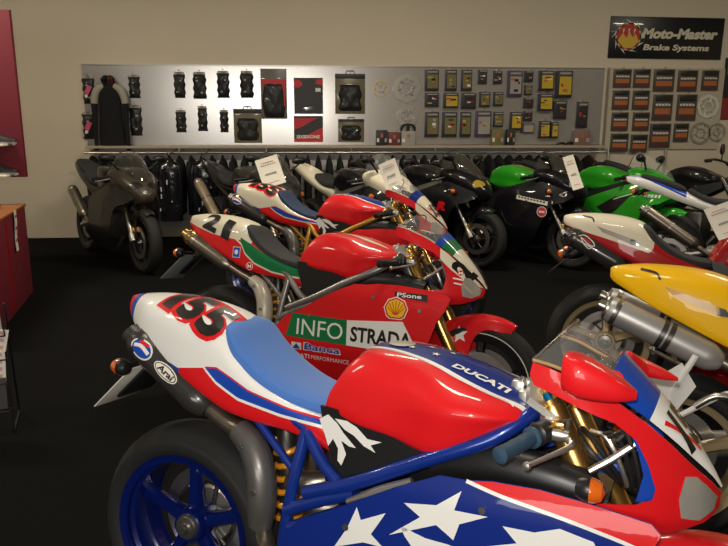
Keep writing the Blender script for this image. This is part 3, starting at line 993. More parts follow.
# ------------------------------------------------------------------ the other sports bikes of the back rows
def sportbike(name, C, loc, head, lean):
    root = empty(name, loc, (-lean * D2R, 0, head * D2R))
    body, rimm = C['body'], C.get('rim', PLASTIC)
    FX = 1.40
    wheel(root, 'rear_wheel', 0, .315, .18, rimm, 3, disc=1, rr=.222, sp='y', hi=False, hubm=C.get('hub', STEEL), disc_y=-.06)
    wheel(root, 'front_wheel', FX, .300, .12, rimm, 3, disc=2, rr=.222, sp='y', hi=False, disc_y=.06)
    mudguard(root, FX, .300, C.get('guard', body))
    s = MB()
    for sg in (-1, 1):
        s.tube([(0, sg * .115, .31), (.2, sg * .12, .36), (.42, sg * .10, .40)], [.026, .034, .04], C.get('arm', ALU), 10, 3)
    s.tube([(.40, -.11, .40), (.40, .11, .40)], .04, C.get('arm', ALU), 10)
    child('swingarm', s, root)
    e = MB()
    e.box((.70, 0, .40), (.36, .36, .30), DSTEEL, bev=.04)
    e.cyl((.62, -.20, .36), (.62, -.17, .36), .085, DSTEEL, 20)
    e.cyl((.80, -.20, .38), (.80, -.17, .38), .06, DSTEEL, 20)
    child('engine', e, root)
    f = MB()
    ff = lambda x, z: .19 - .10 * max(0, x - .75)
    for sd in (-1, 1):
        sheet(f, [(.40, .52), (.42, .62), (.58, .72), (.80, .80), (1.0, .86), (1.02, .80), (.86, .70), (.66, .62), (.50, .48), (.46, .36), (.38, .36)], ff, C.get('frame', ALU), .03, .06, side=sd)
    f.tube([(1.02, 0, .78), (.98, 0, .88)], .035, C.get('frame', ALU), 12)
    for sg in (-1, 1):
        f.tube([(.42, sg * .11, .66), (.15, sg * .11, .76), (-.15, sg * .08, .88)], .014, DSTEEL, 8, 2)
    child('frame', f, root)
    if C.get('exhaust') != 'under':
        a = Vector(C.get('ex_a', (-.14, -.17, .60)))
        b = Vector((.22, -.15, .42))
        silencer(root, a, b, C.get('ex_r', .055), C.get('can', TITAN), STEEL, STEEL, bands=[.5])
        p = MB()
        p.tube([b, (.36, -.14, .33), (.55, -.10, .20), (.85, -.08, .16), (.98, -.05, .30)], .024, TITAN, 10, 3)
        child('exhaust_pipe', p, root)
    # tail
    k = C.get('tail_up', 0.0)
    secs = []
    for (x, zt, y1, z1, y2, z2, y3, z3) in (
            (-.40, .985, .012, .978, .018, .960, .012, .945), (-.36, .992, .040, .980, .052, .955, .040, .928), (-.26, .990, .075, .972, .088, .935, .070, .895),
            (-.12, .955, .105, .935, .118, .895, .098, .850), (.02, .905, .122, .880, .135, .845, .115, .800), (.16, .850, .125, .828, .140, .795, .122, .755),
            (.28, .800, .120, .785, .138, .758, .118, .715), (.40, .775, .112, .76, .125, .73, .11, .68), (.47, .76, .10, .745, .11, .71, .10, .66)):
        secs.append([(x, 0, zt), (x, y1 * .55, zt), (x, y1, z1), (x, y2, z2), (x, y3, z3), (x, y3 * .6, z3 + .01), (x, 0, z3 + .015)])
    mb = MB()
    mb.grid(loft(secs, 3, 3), C.get('tail', body), closed_v=True, cap0=True, cap1=True)
    if C.get('tail_decals'):
        C['tail_decals'](mb, mb.bvh())
    child('tail_fairing', mb, root)
    tl = MB()
    tl.box((-.395, 0, .955), (.02, .05, .02), RED if not C.get('clear_tail') else LENS, bev=.006)
    child('tail_light', tl, root)
    for nm, tab in (('rider_seat', ((.10, .89, .05, .87), (.13, .905, .11, .86), (.20, .868, .128, .825), (.30, .835, .130, .785), (.40, .825, .115, .775), (.46, .83, .08, .78))),
                    ('passenger_seat', ((-.28, 1.0, .04, .985), (-.25, 1.012, .07, .97), (-.12, .985, .10, .94), (.03, .94, .11, .89), (.09, .905, .08, .87)))):
        if nm == 'passenger_seat' and C.get('hump'):
            continue
        st = [[(x, 0, zt), (x, w * .6, zt - .002), (x, w * .93, zt - .012), (x, w, (zt + zb) / 2), (x, w * .97, zb), (x, w * .5, zb - .005), (x, 0, zb - .005)] for x, zt, w, zb in tab]
        mb = MB()
        mb.grid(loft(st, 3, 3), C.get('seat', SEATK), closed_v=True, cap0=True, cap1=True)
        child(nm, mb, root)
    tk = []
    for (x, zt, w, zm, zb, wb) in ((.43, .86, .06, .84, .81, .06), (.45, .915, .105, .87, .80, .10), (.52, .965, .135, .90, .775, .12), (.62, .995, .165, .915, .76, .14), (.74, .99, .185, .90, .76, .16),
                                   (.85, .955, .185, .875, .77, .16), (.94, .91, .15, .86, .80, .13), (.99, .875, .09, .855, .83, .08)):
        tk.append([(x, 0, zt), (x, w * .5, zt - .008), (x, w * .85, (zt + zm) / 2 + .02), (x, w, zm), (x - .01, (w + wb) / 2, (zm + zb) / 2), (x - .01, wb, zb), (x, 0, zb)])
    mb = MB()
    mb.grid(loft(tk, 3, 3), C.get('tank', body), closed_v=True, cap0=True, cap1=True)
    if C.get('tank_decals'):
        C['tank_decals'](mb, mb.bvh())
    child('fuel_tank', mb, root)
    if C.get('naked'):
        nk = MB()
        nk.lathe([(0, -.05), (.07, -.045), (.09, 0), (.092, .05), (.085, .06)], PLASTIC, 24, Matrix.Translation((1.16, 0, .86)) @ Matrix.Rotation(90 * D2R, 4, 'Z') @ Matrix.Rotation(math.pi, 4, 'Z'))
        child('headlamp', nk, root)
        h = MB()
        for sg in (-1, 1):
            h.tube([(1.0, 0, 1.02), (1.0, sg * .12, 1.05), (.95, sg * .30, 1.07), (.90, sg * .38, 1.05)], .012, DSTEEL, 8, 3)
            h.tube([(.93, sg * .33, 1.06), (.90, sg * .39, 1.05)], .018, RUB2, 10)
            h.tube([(.99, sg * .20, 1.06), (1.0, sg * .23, 1.16)], .006, DSTEEL, 6)
            h.lathe([(0, -.01), (.05, -.008), (.055, 0), (.05, .012), (0, .016)], PLASTIC, 18, Matrix.Translation((1.0, sg * .24, 1.17)) @ Matrix.Rotation(90 * D2R, 4, 'Z'))
        h.lathe([(0, -.03), (.04, -.03), (.045, 0), (.04, .01)], PLASTIC, 16, Matrix.Translation((1.06, 0, 1.06)) @ Matrix.Rotation(60 * D2R, 4, 'Z'))
        child('handlebar', h, root)
    else:
        low = C.get('lower', body)
        def fs(x, z):
            w = .250 - .10 * max(0, (x - .85)) ** 2 - .3 * max(0, .60 - x) ** 2
            u = max(0, min(1, (x - 1.02) / .46))
            if z > .60: w -= .13 * u ** 2.4 * min(1, (z - .60) / .1)
            if z > .68: w -= .9 * (z - .68) ** 1.6
            if z < .40: w -= .9 * (.40 - z) ** 1.5
            return max(w, .02)
        so = C.get('outline') or [(.62, .66), (.80, .74), (1.0, .82), (1.12, .86), (1.26, .84), (1.36, .78), (1.42, .72), (1.34, .66), (1.26, .64), (1.20, .58), (1.165, .48), (1.11, .36), (1.05, .25), (.96, .18), (.80, .14), (.50, .15), (.38, .20), (.36, .28), (.50, .34), (.62, .46), (.60, .56)]
        for sd in (-1, 1):
            mb = MB()
            sheet(mb, so, fs, low, .005, .04, side=sd)
            for sl in C.get('vents', [[(.78, .60), (.98, .66), (1.02, .60), (.90, .46), (.84, .44)]]):
                sdecal(mb, pg(sl), fs, INK, .002, .04, side=sd)
            if C.get('side_decals'):
                C['side_decals'](mb, fs, sd)
            child('side_fairing', mb, root)
        ns = []
        for (x, zt, w, zm, zb) in ((.99, .985, .19, .93, .84), (1.02, 1.0, .205, .93, .80), (1.13, .995, .208, .91, .74), (1.26, .955, .188, .87, .69), (1.38, .885, .140, .81, .67), (1.455, .815, .080, .77, .69), (1.485, .77, .02, .755, .73)):
            ns.append([(x, 0, zt), (x, w * .45, zt - .008), (x, w * .82, (zt * .6 + zm * .4)), (x, w, zm), (x, w * .85, (zm + zb) / 2 - .01), (x, w * .55, zb), (x, 0, zb)])
        mb = MB()
        mb.grid(loft(ns, 4, 3), C.get('nose', body), closed_v=True, cap0=True, cap1=True)
        bv = mb.bvh()
        child('nose_fairing', mb, root)
        for sg in (-1, 1):
            hl = MB()
            U, Wv = Vector((-.55 * -sg * -1, .84, 0)), None
            Wv = Vector((-.62, 0, .78))
            flat = pg([(.03, -.025), (.10, -.035), (.145, .0), (.13, .04), (.07, .045), (.03, .01)], 3)
            if sg < 0:
                flat = ([(-a, b) for a, b in flat[0]], flat[1])
            hl.decal(bv, flat, (1.40, 0, .84), (0, 1, 0), Wv, C.get('lamp', LENS), .004, .02)
            child('headlight', hl, root)
        ws = []
        for (xb, w, zb, xc, zc) in ((.99, .165, .985, 1.02, 1.155), (1.06, .165, .985, 1.10, 1.13), (1.14, .150, .975, 1.19, 1.08), (1.23, .125, .955, 1.28, 1.015), (1.32, .085, .92, 1.35, .955), (1.385, .03, .885, 1.39, .89)):
            ws.append([(xc, 0, zc), (xc * .85 + xb * .15, w * .45, zc - (zc - zb) * .12), (xc * .5 + xb * .5, w * .82, zc - (zc - zb) * .5), (xb, w, zb)])
        g = loft(ws, 3, 4, closed=False)
        mb = MB()
        mb.grid(g, C.get('screen', SMOKE))
        mb.tube([tuple(q) for q in g[0]], .004, PLASTIC, 6)
        child('windscreen', mb, root)
        for sg in (-1, 1):
            clip_on(root, sg, 1.0, .115, .33, .90, PLASTIC, .03, .06)
            m = MB()
            m.tube([(1.16, sg * .15, .98), (1.17, sg * .24, 1.06)], .010, PLASTIC, 8)
            m.tube([(1.13, sg * .20, 1.075), (1.14, sg * .21, 1.078), (1.14, sg * .30, 1.09), (1.13, sg * .33, 1.085)], [.02, .032, .036, .012], C.get('mirror', PLASTIC), 12, 2)
            child('mirror', m, root)
            if not C.get('no_ind'):
                indicator(root, (1.20, sg * .255, .76), sg, .05, -1)
    fork(root, C.get('fork', DSTEEL), 1.0, .87, FX - .04, .31, .10, .026, .022, C.get('stanchion', STEEL), .45)
    if C.get('plate'):
        plate_hanger(root, -.30, .84, tilt=70, sty='open')
    s = MB()
    L = lean * D2R
    s.tube([(.50, .12, .26), (.54, .22, .14), (.58, .29, .29 * math.tan(L) + .014)], [.014, .012, .012], DSTEEL, 8)
    child('side_stand', s, root)
    return root
# ------------------------------------------------------------------ liveries
RU, RW = (1, 0, 0), (0, 0, 1)           # seen from the right
LU = (-1, 0, 0)                         # seen from the left
def both(mb, bv, flat, m, off=.0012, step=.02):
    mb.decal(bv, flat, (0, 0, 0), RU, RW, m, off, step)
    mb.decal(bv, ([(-a, b) for a, b in flat[0]], flat[1]), (0, 0, 0), LU, RW, m, off, step)
def top(mb, bv, flat, m, off=.0012, step=.02):
    mb.decal(bv, flat, (0, 0, .8), (1, 0, 0), (0, 1, 0), m, off, step)
def number_on_tail(mb, bv, st, x0, y0, w, h, edge, t=24, off=.002, yaw=0, z0=1.0):
    c, s = math.cos(t * D2R), math.sin(t * D2R)
    U = Vector((math.cos(yaw * D2R), math.sin(yaw * D2R) * c, math.sin(yaw * D2R) * s))
    Wv = Vector((-math.sin(yaw * D2R), math.cos(yaw * D2R) * c, math.cos(yaw * D2R) * s))
    O = Vector((x0, y0, z0))
    n = len(st)
    adv = w / n
    for i, ch in enumerate(st):
        cw = adv * (.50 if ch == '1' else .92)
        xx = i * adv + (adv * .28 if ch == '1' else 0)
        if edge:
            mb.decal(bv, text(ch, xx - .012, -.012, cw + .024, h + .024, -.18, .06), O, U, Wv, edge, off)
        mb.decal(bv, text(ch, xx, 0, cw, h, -.18, .05), O, U, Wv, INK, off + .0012)
RC, WC, BC, CC, GC = (0.68, 0.010, 0.014), (0.80, 0.79, 0.76), (0.01, 0.06, 0.40), (0.72, 0.66, 0.52), (0.005, 0.16, 0.05)
LOW = [(-.285, 1.2), (-.280, .5), (-.05, .5), (-.045, .826), (.055, .842), (.10, .804), (.174, .769), (.30, .748), (.43, .735), (.50, .715), (.56, .69)]
BU = [(.055, .5), (.06, .846), (.10, .850), (.15, .830), (.205, .803), (.33, .770), (.43, .752), (.52, .725), (.56, .70)]
BL = [(.055, .849), (.10, .812), (.174, .777), (.30, .753), (.43, .738), (.52, .708), (.56, .68)]
def tail155(name, wc, pin):
    return livery(name, wc, [
        (BC, [(-.312, -1), (-.309, -1), (-.3085, -1), (-.24, .5), (0, .5)], [(-.312, 1.2), (-.286, 1.2), (-.285, .5), (0, .5)]) if False else (RC, None, LOW),
        (BC, [(-.286, 1.2), (-.285, .5), (-.262, .5), (-.261, 1.2)], [(-.5, 1.2)]),
        (BC, [(-.5, .5)], [(-.262, .2), (-.261, .918), (-.20, .887), (-.10, .845), (-.03, .826), (-.02, .2)]),
        (wc, off(BL, -.008), off(BU, .0)),
        (BC, BL, off(BU, -.004)),
        (pin, off(BU, -.004), off(BU, .0005)),
        (BC, [(.44, 1.2), (.445, .690), (.515, .625)], [(.44, .2), (.445, .718), (.515, .655)]),
    ])
def tail_155(mb, bv):
    c = Vector((-.165, -.078, 1.0))
    number_on_tail(mb, bv, '155', c.x, c.y, .27, .115, RED, 42, yaw=-22)
TL = [(.48, .035), (.56, .056), (.66, .078), (.76, .102), (.84, .110), (.90, .108), (.99, .10)]
def tank_155(mb, bv, name=True):
    L = TL
    _ = [(.48, .035), (.56, .045), (.66, .060), (.76, .080), (.84, .088), (.90, .088), (.99, .085)]
    for s in (-1, 1):
        top(mb, bv, ribbon([(a, s * b) for a, b in L], .011), WHITE, .0024)
        for i in range(7):
            x = .55 + .055 * i
            y = np.interp(x, [q[0] for q in L], [q[1] for q in L])
            top(mb, bv, pg([(x, s * (y - .002)), (x + .03, s * (y + .001)), (x + .030, s * (y + .012))][::(1 if s > 0 else -1)]), WHITE, .0024)
    for x, y, r in ((.62, -.02, .012), (.66, .02, .010), (.69, -.035, .012), (.72, .012, .010), (.93, -.03, .011), (.90, .03, .011)):
        top(mb, bv, star(x, y, r), PAPER, .0026)
    if name:
        mb.decal(bv, text('DUCATI', 0, 0, .145, .024, .25, .04), (.745, -.080, .95), (1, -.05, -.15), (0, 1, .2), WHITE, .0032)
    top(mb, bv, disk(.585, 0, .035, .035), ALU, .004)
def side_155(mb, fs, sd):
    A = [(.842, .7235), (.92, .708), (1.0, .697), (1.08, .685), (1.17, .668), (1.226, .652)]
    sdecal(mb, pg([(.845, .7243)] + [(.90, .7325), (1.0, .7355), (1.10, .7275), (1.18, .7175), (1.2245, .7115), (1.2445, .695), (1.226, .645)] + A[::-1][1:]), fs, RED, .0012, side=sd)
    sdecal(mb, ribbon(A[:-1] + [(1.220, .655)], .008, 4), fs, WHITE, .002, side=sd)
    sdecal(mb, pg([(.835, .701), (.823, .656), (.899, .659), (.837, .627), (.826, .587), (.784, .612), (.672, .560), (.745, .621), (.704, .645), (.781, .658)][::1]), fs, WHITE, .002, side=sd)
    sdecal(mb, pg([(.587, .607), (.599, .578), (.661, .61), (.627, .55), (.659, .526), (.608, .525), (.532, .493), (.565, .55)]), fs, WHITE, .002, side=sd)
    sdecal(mb, pg([(.885, .586), (.965, .615), (.932, .646), (1.0, .648), (1.051, .668), (1.12, .655), (1.15, .60), (1.12, .45), (1.0, .40), (.95, .53), (.90, .55)]), fs, WHITE, .002, side=sd)
    sdecal(mb, star(.66, .40, .085, rot=100), fs, WHITE, .002, side=sd)
    sdecal(mb, star(.86, .34, .07, rot=80), fs, WHITE, .002, side=sd)
    sdecal(mb, pg([(.70, .585), (.76, .575), (.84, .57), (.90, .53), (.84, .50), (.76, .52)], 3), fs, WHITE, .002, side=sd)
def front_155(mb, bv):
    mb.decal(bv, text('155', -.062, -.04, .124, .10, 0, .05), (1.285, 0, .875), (0, 1, 0), (-.72, 0, .69), INK, .0022, .012)
    mb.decal(bv, ribbon([(-.085, .05), (-.05, .0), (-.02, -.05)], .010), (1.285, 0, .875), (0, 1, 0), (-.72, 0, .69), RED, .002, .012)
def term_badge(mb, bv, a, z, L):
    # oval silencer badge: white outline, dark field, a white bar and a red dash
    W = Vector((0, .35, 1)); W = (W - z * W.dot(z)).normalized()
    O = a + z * .068
    mb.decal(bv, disk(0, 0, .040, .026), O, z, W, PAPER, .001, .012)
    mb.decal(bv, disk(0, 0, .035, .021), O, z, W, MBLUE, .0018, .012)
    mb.decal(bv, ribbon([(-.028, -.004), (-.006, .006), (.028, .002)], .010, 4), O, z, W, PAPER, .0026, .012)
    mb.decal(bv, ribbon([(-.020, .014), (.012, .018)], .008, 0), O, z, W, RED, .0026, .012)
def arai_badge(mb, bv, a, z, L):
    W = Vector((0, .35, 1)); W = (W - z * W.dot(z)).normalized()
    O = a + z * (L - .155)
    mb.decal(bv, disk(0, 0, .046, .019), O, z, W, PAPER, .001, .012)
    mb.decal(bv, disk(0, 0, .042, .0155), O, z, W, INK, .0018, .012)
    mb.decal(bv, disk(0, 0, .039, .013), O, z, W, PAPER, .0024, .012)
    mb.decal(bv, text('Arai', -.030, -.008, .060, .017, .1, .03), O, z, W, INK, .0030, .012)
def heart_badge(mb, bv, a, z, L):
    W = Vector((0, .35, 1)); W = (W - z * W.dot(z)).normalized()
    O = a + z * .10
    mb.decal(bv, ribbon([(-.045, .004), (-.02, .024), (.03, .016), (.052, -.002), (.02, -.008), (-.03, .004), (.0, -.018), (.035, -.026), (.045, -.01)], .005, 5), O, z, W, PAPER, .0016, .012)
    mb.decal(bv, ribbon([(-.02, .012), (.03, .002)], .007, 0), O, z, W, RED, .0022, .012)
def tail_21(mb, bv):
    # number field on the hump, green and white sweep under the seat, sponsor marks
    number_on_tail(mb, bv, '21', -.17, -.15, .22, .105, None, 60, yaw=-20, z0=.955)
    mb.decal(bv, text('Michelin', -.285, .885, .17, .036, -.05, .02), (0, 0, 0), (1, 0, -.42), RW, WHITE, .002)
    mb.decal(bv, rrect(.05, .790, .095, .845), (0, 0, 0), RU, RW, WHITE, .0034)
    mb.decal(bv, rrect(.053, .793, .092, .842), (0, 0, 0), RU, RW, BTUBE, .0040)
    mb.decal(bv, disk(.072, .818, .011, .013), (0, 0, 0), RU, RW, WHITE, .0046)
    mb.decal(bv, disk(.155, .752, .020, .020), (0, 0, 0), RU, RW, WHITE, .0030)
    mb.decal(bv, disk(.155, .752, .017, .017), (0, 0, 0), RU, RW, RED, .0036)
    mb.decal(bv, text('M', .144, .743, .022, .018, 0, .02), (0, 0, 0), RU, RW, WHITE, .0042)
def shell_mark(mb, fs, cx, cz, r, sd=-1):
    def scal(k):
        p = []
        for i in range(15):
            a = (-62 + 304 * i / 14) * D2R
            rr = r * k * (1.0 + (.05 if i % 2 else -.03))
            p.append((cx + rr * math.cos(a), cz + rr * .95 * math.sin(a)))
        p[0] = (cx + r * k * .50, cz - r * k * .86); p[-1] = (cx - r * k * .50, cz - r * k * .86)
        return pg(p)
    sdecal(mb, scal(1.13), fs, WHITE, .0014, side=sd)
    sdecal(mb, scal(1.04), fs, RED, .0020, side=sd)
    sdecal(mb, scal(.90), fs, mat('sun_yellow_vinyl', (.85, .52, .01), .4, 0, .5), .0026, side=sd)
    for i in range(7):
        a = (10 + 160 * i / 6) * D2R
        sdecal(mb, ribbon([(cx + .1 * r * math.cos(a), cz - .55 * r), (cx + .80 * r * math.cos(a), cz + .76 * r * math.sin(a))], .0035, 0), fs, RED, .0032, side=sd)
def side_21(mb, fs, sd):
    D = .002
    if sd < 0:
        sdecal(mb, pg([(.470, .553), (.762, .549), (.767, .431), (.44, .438)]), fs, DKGREEN, D, side=sd)
        sdecal(mb, pg([(.762, .549), (1.035, .572), (1.10, .47), (1.075, .425), (.767, .431)]), fs, WHITE, D, side=sd)
        sdecal(mb, text('INFO', .500, .452, .245, .078, 0, .0), fs, WHITE, D + .001, side=sd)
        sdecal(mb, text('STRADA', .785, .452, .30, .072, 0, .03), fs, INK, D + .001, side=sd)
        shell_mark(mb, fs, .998, .628, .050, sd)
        sdecal(mb, pg([(.985, .686), (1.143, .672), (1.140, .705), (.985, .706)]), fs, INK, D, side=sd)
        sdecal(mb, text('PSone', .998, .684, .115, .020, 0, .02), fs, WHITE, D + .0010, side=sd)
        sdecal(mb, rrect(.475, .378, .53, .412, 0), fs, PAPER, D, side=sd)
        sdecal(mb, pg([(.480, .381), (.525, .381), (.503, .408)]), fs, MBLUE, D + .001, side=sd)
        sdecal(mb, text('Banca', .540, .378, .20, .040, .1, .05), fs, WHITE, D, side=sd)
        sdecal(mb, text('Banca', .546, .382, .19, .034, .1, .02), fs, MBLUE, D + .001, side=sd)
        sdecal(mb, text('DUCATI', .44, .338, .13, .022, .1, .02), fs, WHITE, D, side=sd)
        sdecal(mb, text('PERFORMANCE', .58, .338, .20, .020, .1, -.005), fs, WHITE, D, side=sd)
        sdecal(mb, star(.86, .32, .03), fs, WHITE, D, side=sd)
    else:
        sdecal(mb, pg([(.470, .553), (.762, .549), (.767, .431), (.44, .438)]), fs, WHITE, D, side=sd)
        sdecal(mb, pg([(.762, .549), (1.035, .572), (1.10, .47), (1.075, .425), (.767, .431)]), fs, DKGREEN, D, side=sd)
def nose_21(mb, fn, sd):
    cheek(None, CREAM, '2', mb, fn, sd)
    # round mark and two white dashes on the cheek
    if sd < 0:
        sdecal(mb, disk(1.262, .815, .015, .015), fn, WHITE, .0014, .01, side=sd)
        sdecal(mb, disk(1.262, .815, .012, .012), fn, RED, .0020, .01, side=sd)
        sdecal(mb, text('M', 1.254, .807, .016, .014, 0, .02), fn, WHITE, .0026, .01, side=sd)
        sdecal(mb, ribbon([(1.235, .79), (1.28, .782)], .007, 0), fn, WHITE, .0014, .01, side=sd)
        sdecal(mb, ribbon([(1.240, .768), (1.272, .762)], .007, 0), fn, WHITE, .0014, .01, side=sd)
PLT = [(1.165, .921), (1.20, .897), (1.25, .855), (1.295, .811), (1.333, .774), (1.352, .750), (1.318, .762), (1.27, .790), (1.22, .828), (1.172, .872)]
def cheek(fn_, m, st, mb, fn, sd, h=.115, w=.048, O=(1.300, .768)):
    sdecal(mb, pg(PLT), fn, m, .0016, .01, side=sd)
    if st and sd < 0:
        vs, fs = text(st, 0, 0, w, h, 0, .05)
        vs = [(O[0] + a * .62 - b * .75, O[1] + a * .78 + b * .66) for a, b in vs]
        sdecal(mb, (vs, fs), fn, INK, .0026, .01, side=sd)
def nose_155(mb, fn, sd):
    cheek(None, WHITE, None, mb, fn, sd)
    if sd < 0:
        sdecal(mb, ribbon([(1.235, .852), (1.28, .812), (1.32, .775)], .018, 0), fn, RED, .0024, .01, side=sd)
        sdecal(mb, ribbon([(1.235, .852), (1.28, .812), (1.32, .775)], .010, 0), fn, INK, .0030, .01, side=sd)
        sdecal(mb, ribbon([(1.245, .832), (1.26, .848)], .010, 0), fn, INK, .0030, .01, side=sd)
def front_21(mb, bv):
    mb.decal(bv, text('1', .012, -.05, .03, .14, 0, .05), (1.285, 0, .875), (0, 1, 0), (-.72, 0, .69), INK, .0022, .012)
def tank_21(mb, bv):
    for s in (-1, 1):
        top(mb, bv, ribbon([(.62, s * .05), (.76, s * .075), (.88, s * .075)], [.004, .03, .004], 6), CREAM, .002)
    top(mb, bv, disk(.585, 0, .035, .035), ALU, .004)
T21 = [(-.325, 1.1), (-.30, .975), (-.24, .955), (-.10, .915), (.03, .898), (.10, .892), (.15, .855), (.16, 1.2)]
G21L = [(.08, 1.2), (.085, .865), (.12, .82), (.18, .772), (.28, .735), (.38, .722), (.50, .715)]
def tail21():
    return livery('number_21_tail_paint', RC, [
        (CC, off(T21, -.012), [(-.5, 1.3)]),
        (GC, G21L, [(.08, .2), (.085, .895), (.15, .865), (.22, .825), (.31, .790), (.40, .765), (.56, .75)]),
        (CC, [(-.30, .955), (-.10, .905), (.05, .885), (.095, .855), (.12, .810), (.18, .764), (.28, .727), (.38, .714), (.50, .706)],
             [(-.30, .963), (-.10, .914), (.05, .895), (.095, .865), (.12, .820), (.18, .773), (.28, .736), (.38, .723), (.50, .716)]),
    ])
def tailredw():
    return livery('cream_and_deep_red_paint', (0.40, 0.006, 0.010), [(CC, [(-.36, .955), (-.26, .925), (-.10, .885), (.05, .845), (.13, .82), (.155, .86), (.16, 1.2)], [(-.5, 1.3)])])
def tank155(name):
    return livery(name, RC, [(WC, None, off(TL, .006), 'y'), ((.006, .022, .20), None, off(TL, -.005), 'y')])
def tail_plain_vents(vm, seatm=None):
    def fn(mb, bv):
        for q in ([(-.14, .945), (.055, .885), (.075, .858), (.045, .858), (-.11, .915)],):
            both(mb, bv, pg(q), mat('grey_vent', (.30, .27, .23), .45, .2) if vm else mat('inset_yellow_vent', (.50, .25, .003), .4, 0, .6), .0016)
            both(mb, bv, pg([(.035, .888), (.055, .885), (.075, .858), (.03, .862)]), INK, .0024)
        both(mb, bv, ribbon([(-.22, .993), (-.17, .985), (-.155, .965)], .008), INK, .0016)
    return fn
HERO = dict(upper=RED, lower=BLUE, tail=tail155('red_white_blue_tail_paint', WC, RC), tank=tank155('blue_striped_red_tank_paint'), rim=BLUEW, frame=FRAMEB, seat=SEATB, guard=RED, flames=WHITE, shield=GREYM,
            exhaust=dict(a=(-.225, -.100, .885), b=(.055, -.105, .715), r=.046, body=CARBON, cap=DSTEEL, badge=[term_badge, arai_badge], tip=.034),
            tail_decals=tail_155, tank_decals=tank_155, side_decals=side_155, front_decals=front_155, grip=GRIPB, duct=MBLUE,
            screen=[(.34, CLEAR, mat('amber_screen_edge', (.45, .28, .12), .3)), (.54, MBLUE), (1.0, WHITE)], cover=PLASTIC, plate_at=(-.235, .775))
BIKE21 = dict(upper=RED, lower=RED, tail=tail21(), tank=RED, rim=mat('black_wheel_paint', (.015, .015, .016), .3, .3, .5), frame=FRAMEG, seat=SEATK, guard=RED, guard_star=WHITE, shield=CREAMSH, wl=True,
              exhaust=dict(a=(-.275, -.098, .885), r=.043, body=TITAN, cap=GOLD, bands=[.22], tip=.028), tail_decals=tail_21, tank_decals=tank_21, side_decals=side_21, nose_decals=nose_21, front_decals=front_21,
              screen=[(.40, CLEAR, CREAM), (.46, MBLUE), (.56, DKGREEN), (1.0, CREAM)], duct=RED, mirrors=False, front_ind=False, plate_sty='dark')
BIKE155B = dict(upper=RED, lower=RED, tail=tail155('red_cream_blue_tail_paint', CC, RC), tank=tank155('blue_striped_red_tank_paint'), rim=BLUEW, frame=FRAMEO, seat=SEATN, guard=RED, flames=WHITE, shield=GREYM,
                exhaust=dict(body=CARBON, cap=STEEL, badge=[term_badge], tip=.03), tail_decals=tail_155, tank_decals=lambda mb, bv: tank_155(mb, bv, False),
                side_decals=None, nose_decals=lambda mb, fn, sd: cheek(None, CREAM, None, mb, fn, sd), front_decals=front_155, screen=[(.36, CLEAR, CREAM), (.46, BLUE), (1.0, CREAM)], duct=RED, mirrors=False, front_ind=False, plate_sty='dark')
YEL = dict(upper=YELLOW, lower=YELLOW, tail=YELLOW, tank=YELLOW, rim=GOLDW, frame=FRAMEG, seat=SEATK, guard=YELLOW, shield=GREYM, tail_bracket=WHITE,
           exhaust=dict(a=(-.335, -.120, .858), b=(.06, -.132, .700), r=.050, body=mat('satin_silver_can', (.46, .45, .44), .42, .6, 0, .05, 60), cap=STEEL, band=DSTEEL, bands=[.50, .56], tip=.02),
           tail_decals=tail_plain_vents(None), screen=[(.6, CLEAR, TITAN), (1.0, YELLOW)], rearset=WHITE, plate=False, front_ind=False)
REDW = dict(upper=DRED, lower=DRED, tail=tailredw(), tank=DRED, rim=GOLDW, frame=FRAMEG, seat=SEATK, guard=DRED, shield=GREYM,
            exhaust=dict(body=CARBON, cap=DSTEEL, badge=[heart_badge], tip=.028), tail_decals=tail_plain_vents(CREAM), screen=[(.6, CLEAR, TITAN), (1.0, DRED)],
            plate_board=False, front_ind=False)
# ------------------------------------------------------------------ the room
WY = 8.925
XL, XR, YB = -6.5, 8.5, -3.6
WALL = mat('painted_wall', (0.60, 0.53, 0.415), 0.8, 0, 0, 0.03, 2.2, 0.02)
FLOOR = mat('black_carpet', (0.0065, 0.0065, 0.0068), 1.0, 0, 0, 0.5, 260, 0.5)
FLOOR.node_tree.nodes['Principled BSDF'].inputs['Specular IOR Level'].default_value = 0.08
CEILM = mat('white_ceiling', (0.6, 0.58, 0.52), 0.9)
def slab(name, lo, hi, m, kind='structure'):
    mb = MB()
    mb.box([(a + b) / 2 for a, b in zip(lo, hi)], [b - a for a, b in zip(lo, hi)], m)
    o = mb.build(name, smooth=False)
    o['kind'] = kind
    return o
slab('floor', (XL, YB, -.1), (XR, WY, 0), FLOOR)
slab('ceiling', (XL, YB, CEIL), (XR, WY, CEIL + .1), CEILM)
slab('wall_back', (XL, WY, 0), (XR, WY + .12, CEIL), WALL)
slab('wall_left', (XL - .12, YB, 0), (XL, WY, CEIL), WALL)
slab('wall_right', (XR, YB, 0), (XR + .12, WY, CEIL), WALL)
slab('wall_front', (XL, YB - .12, 0), (XR, YB, CEIL), WALL)
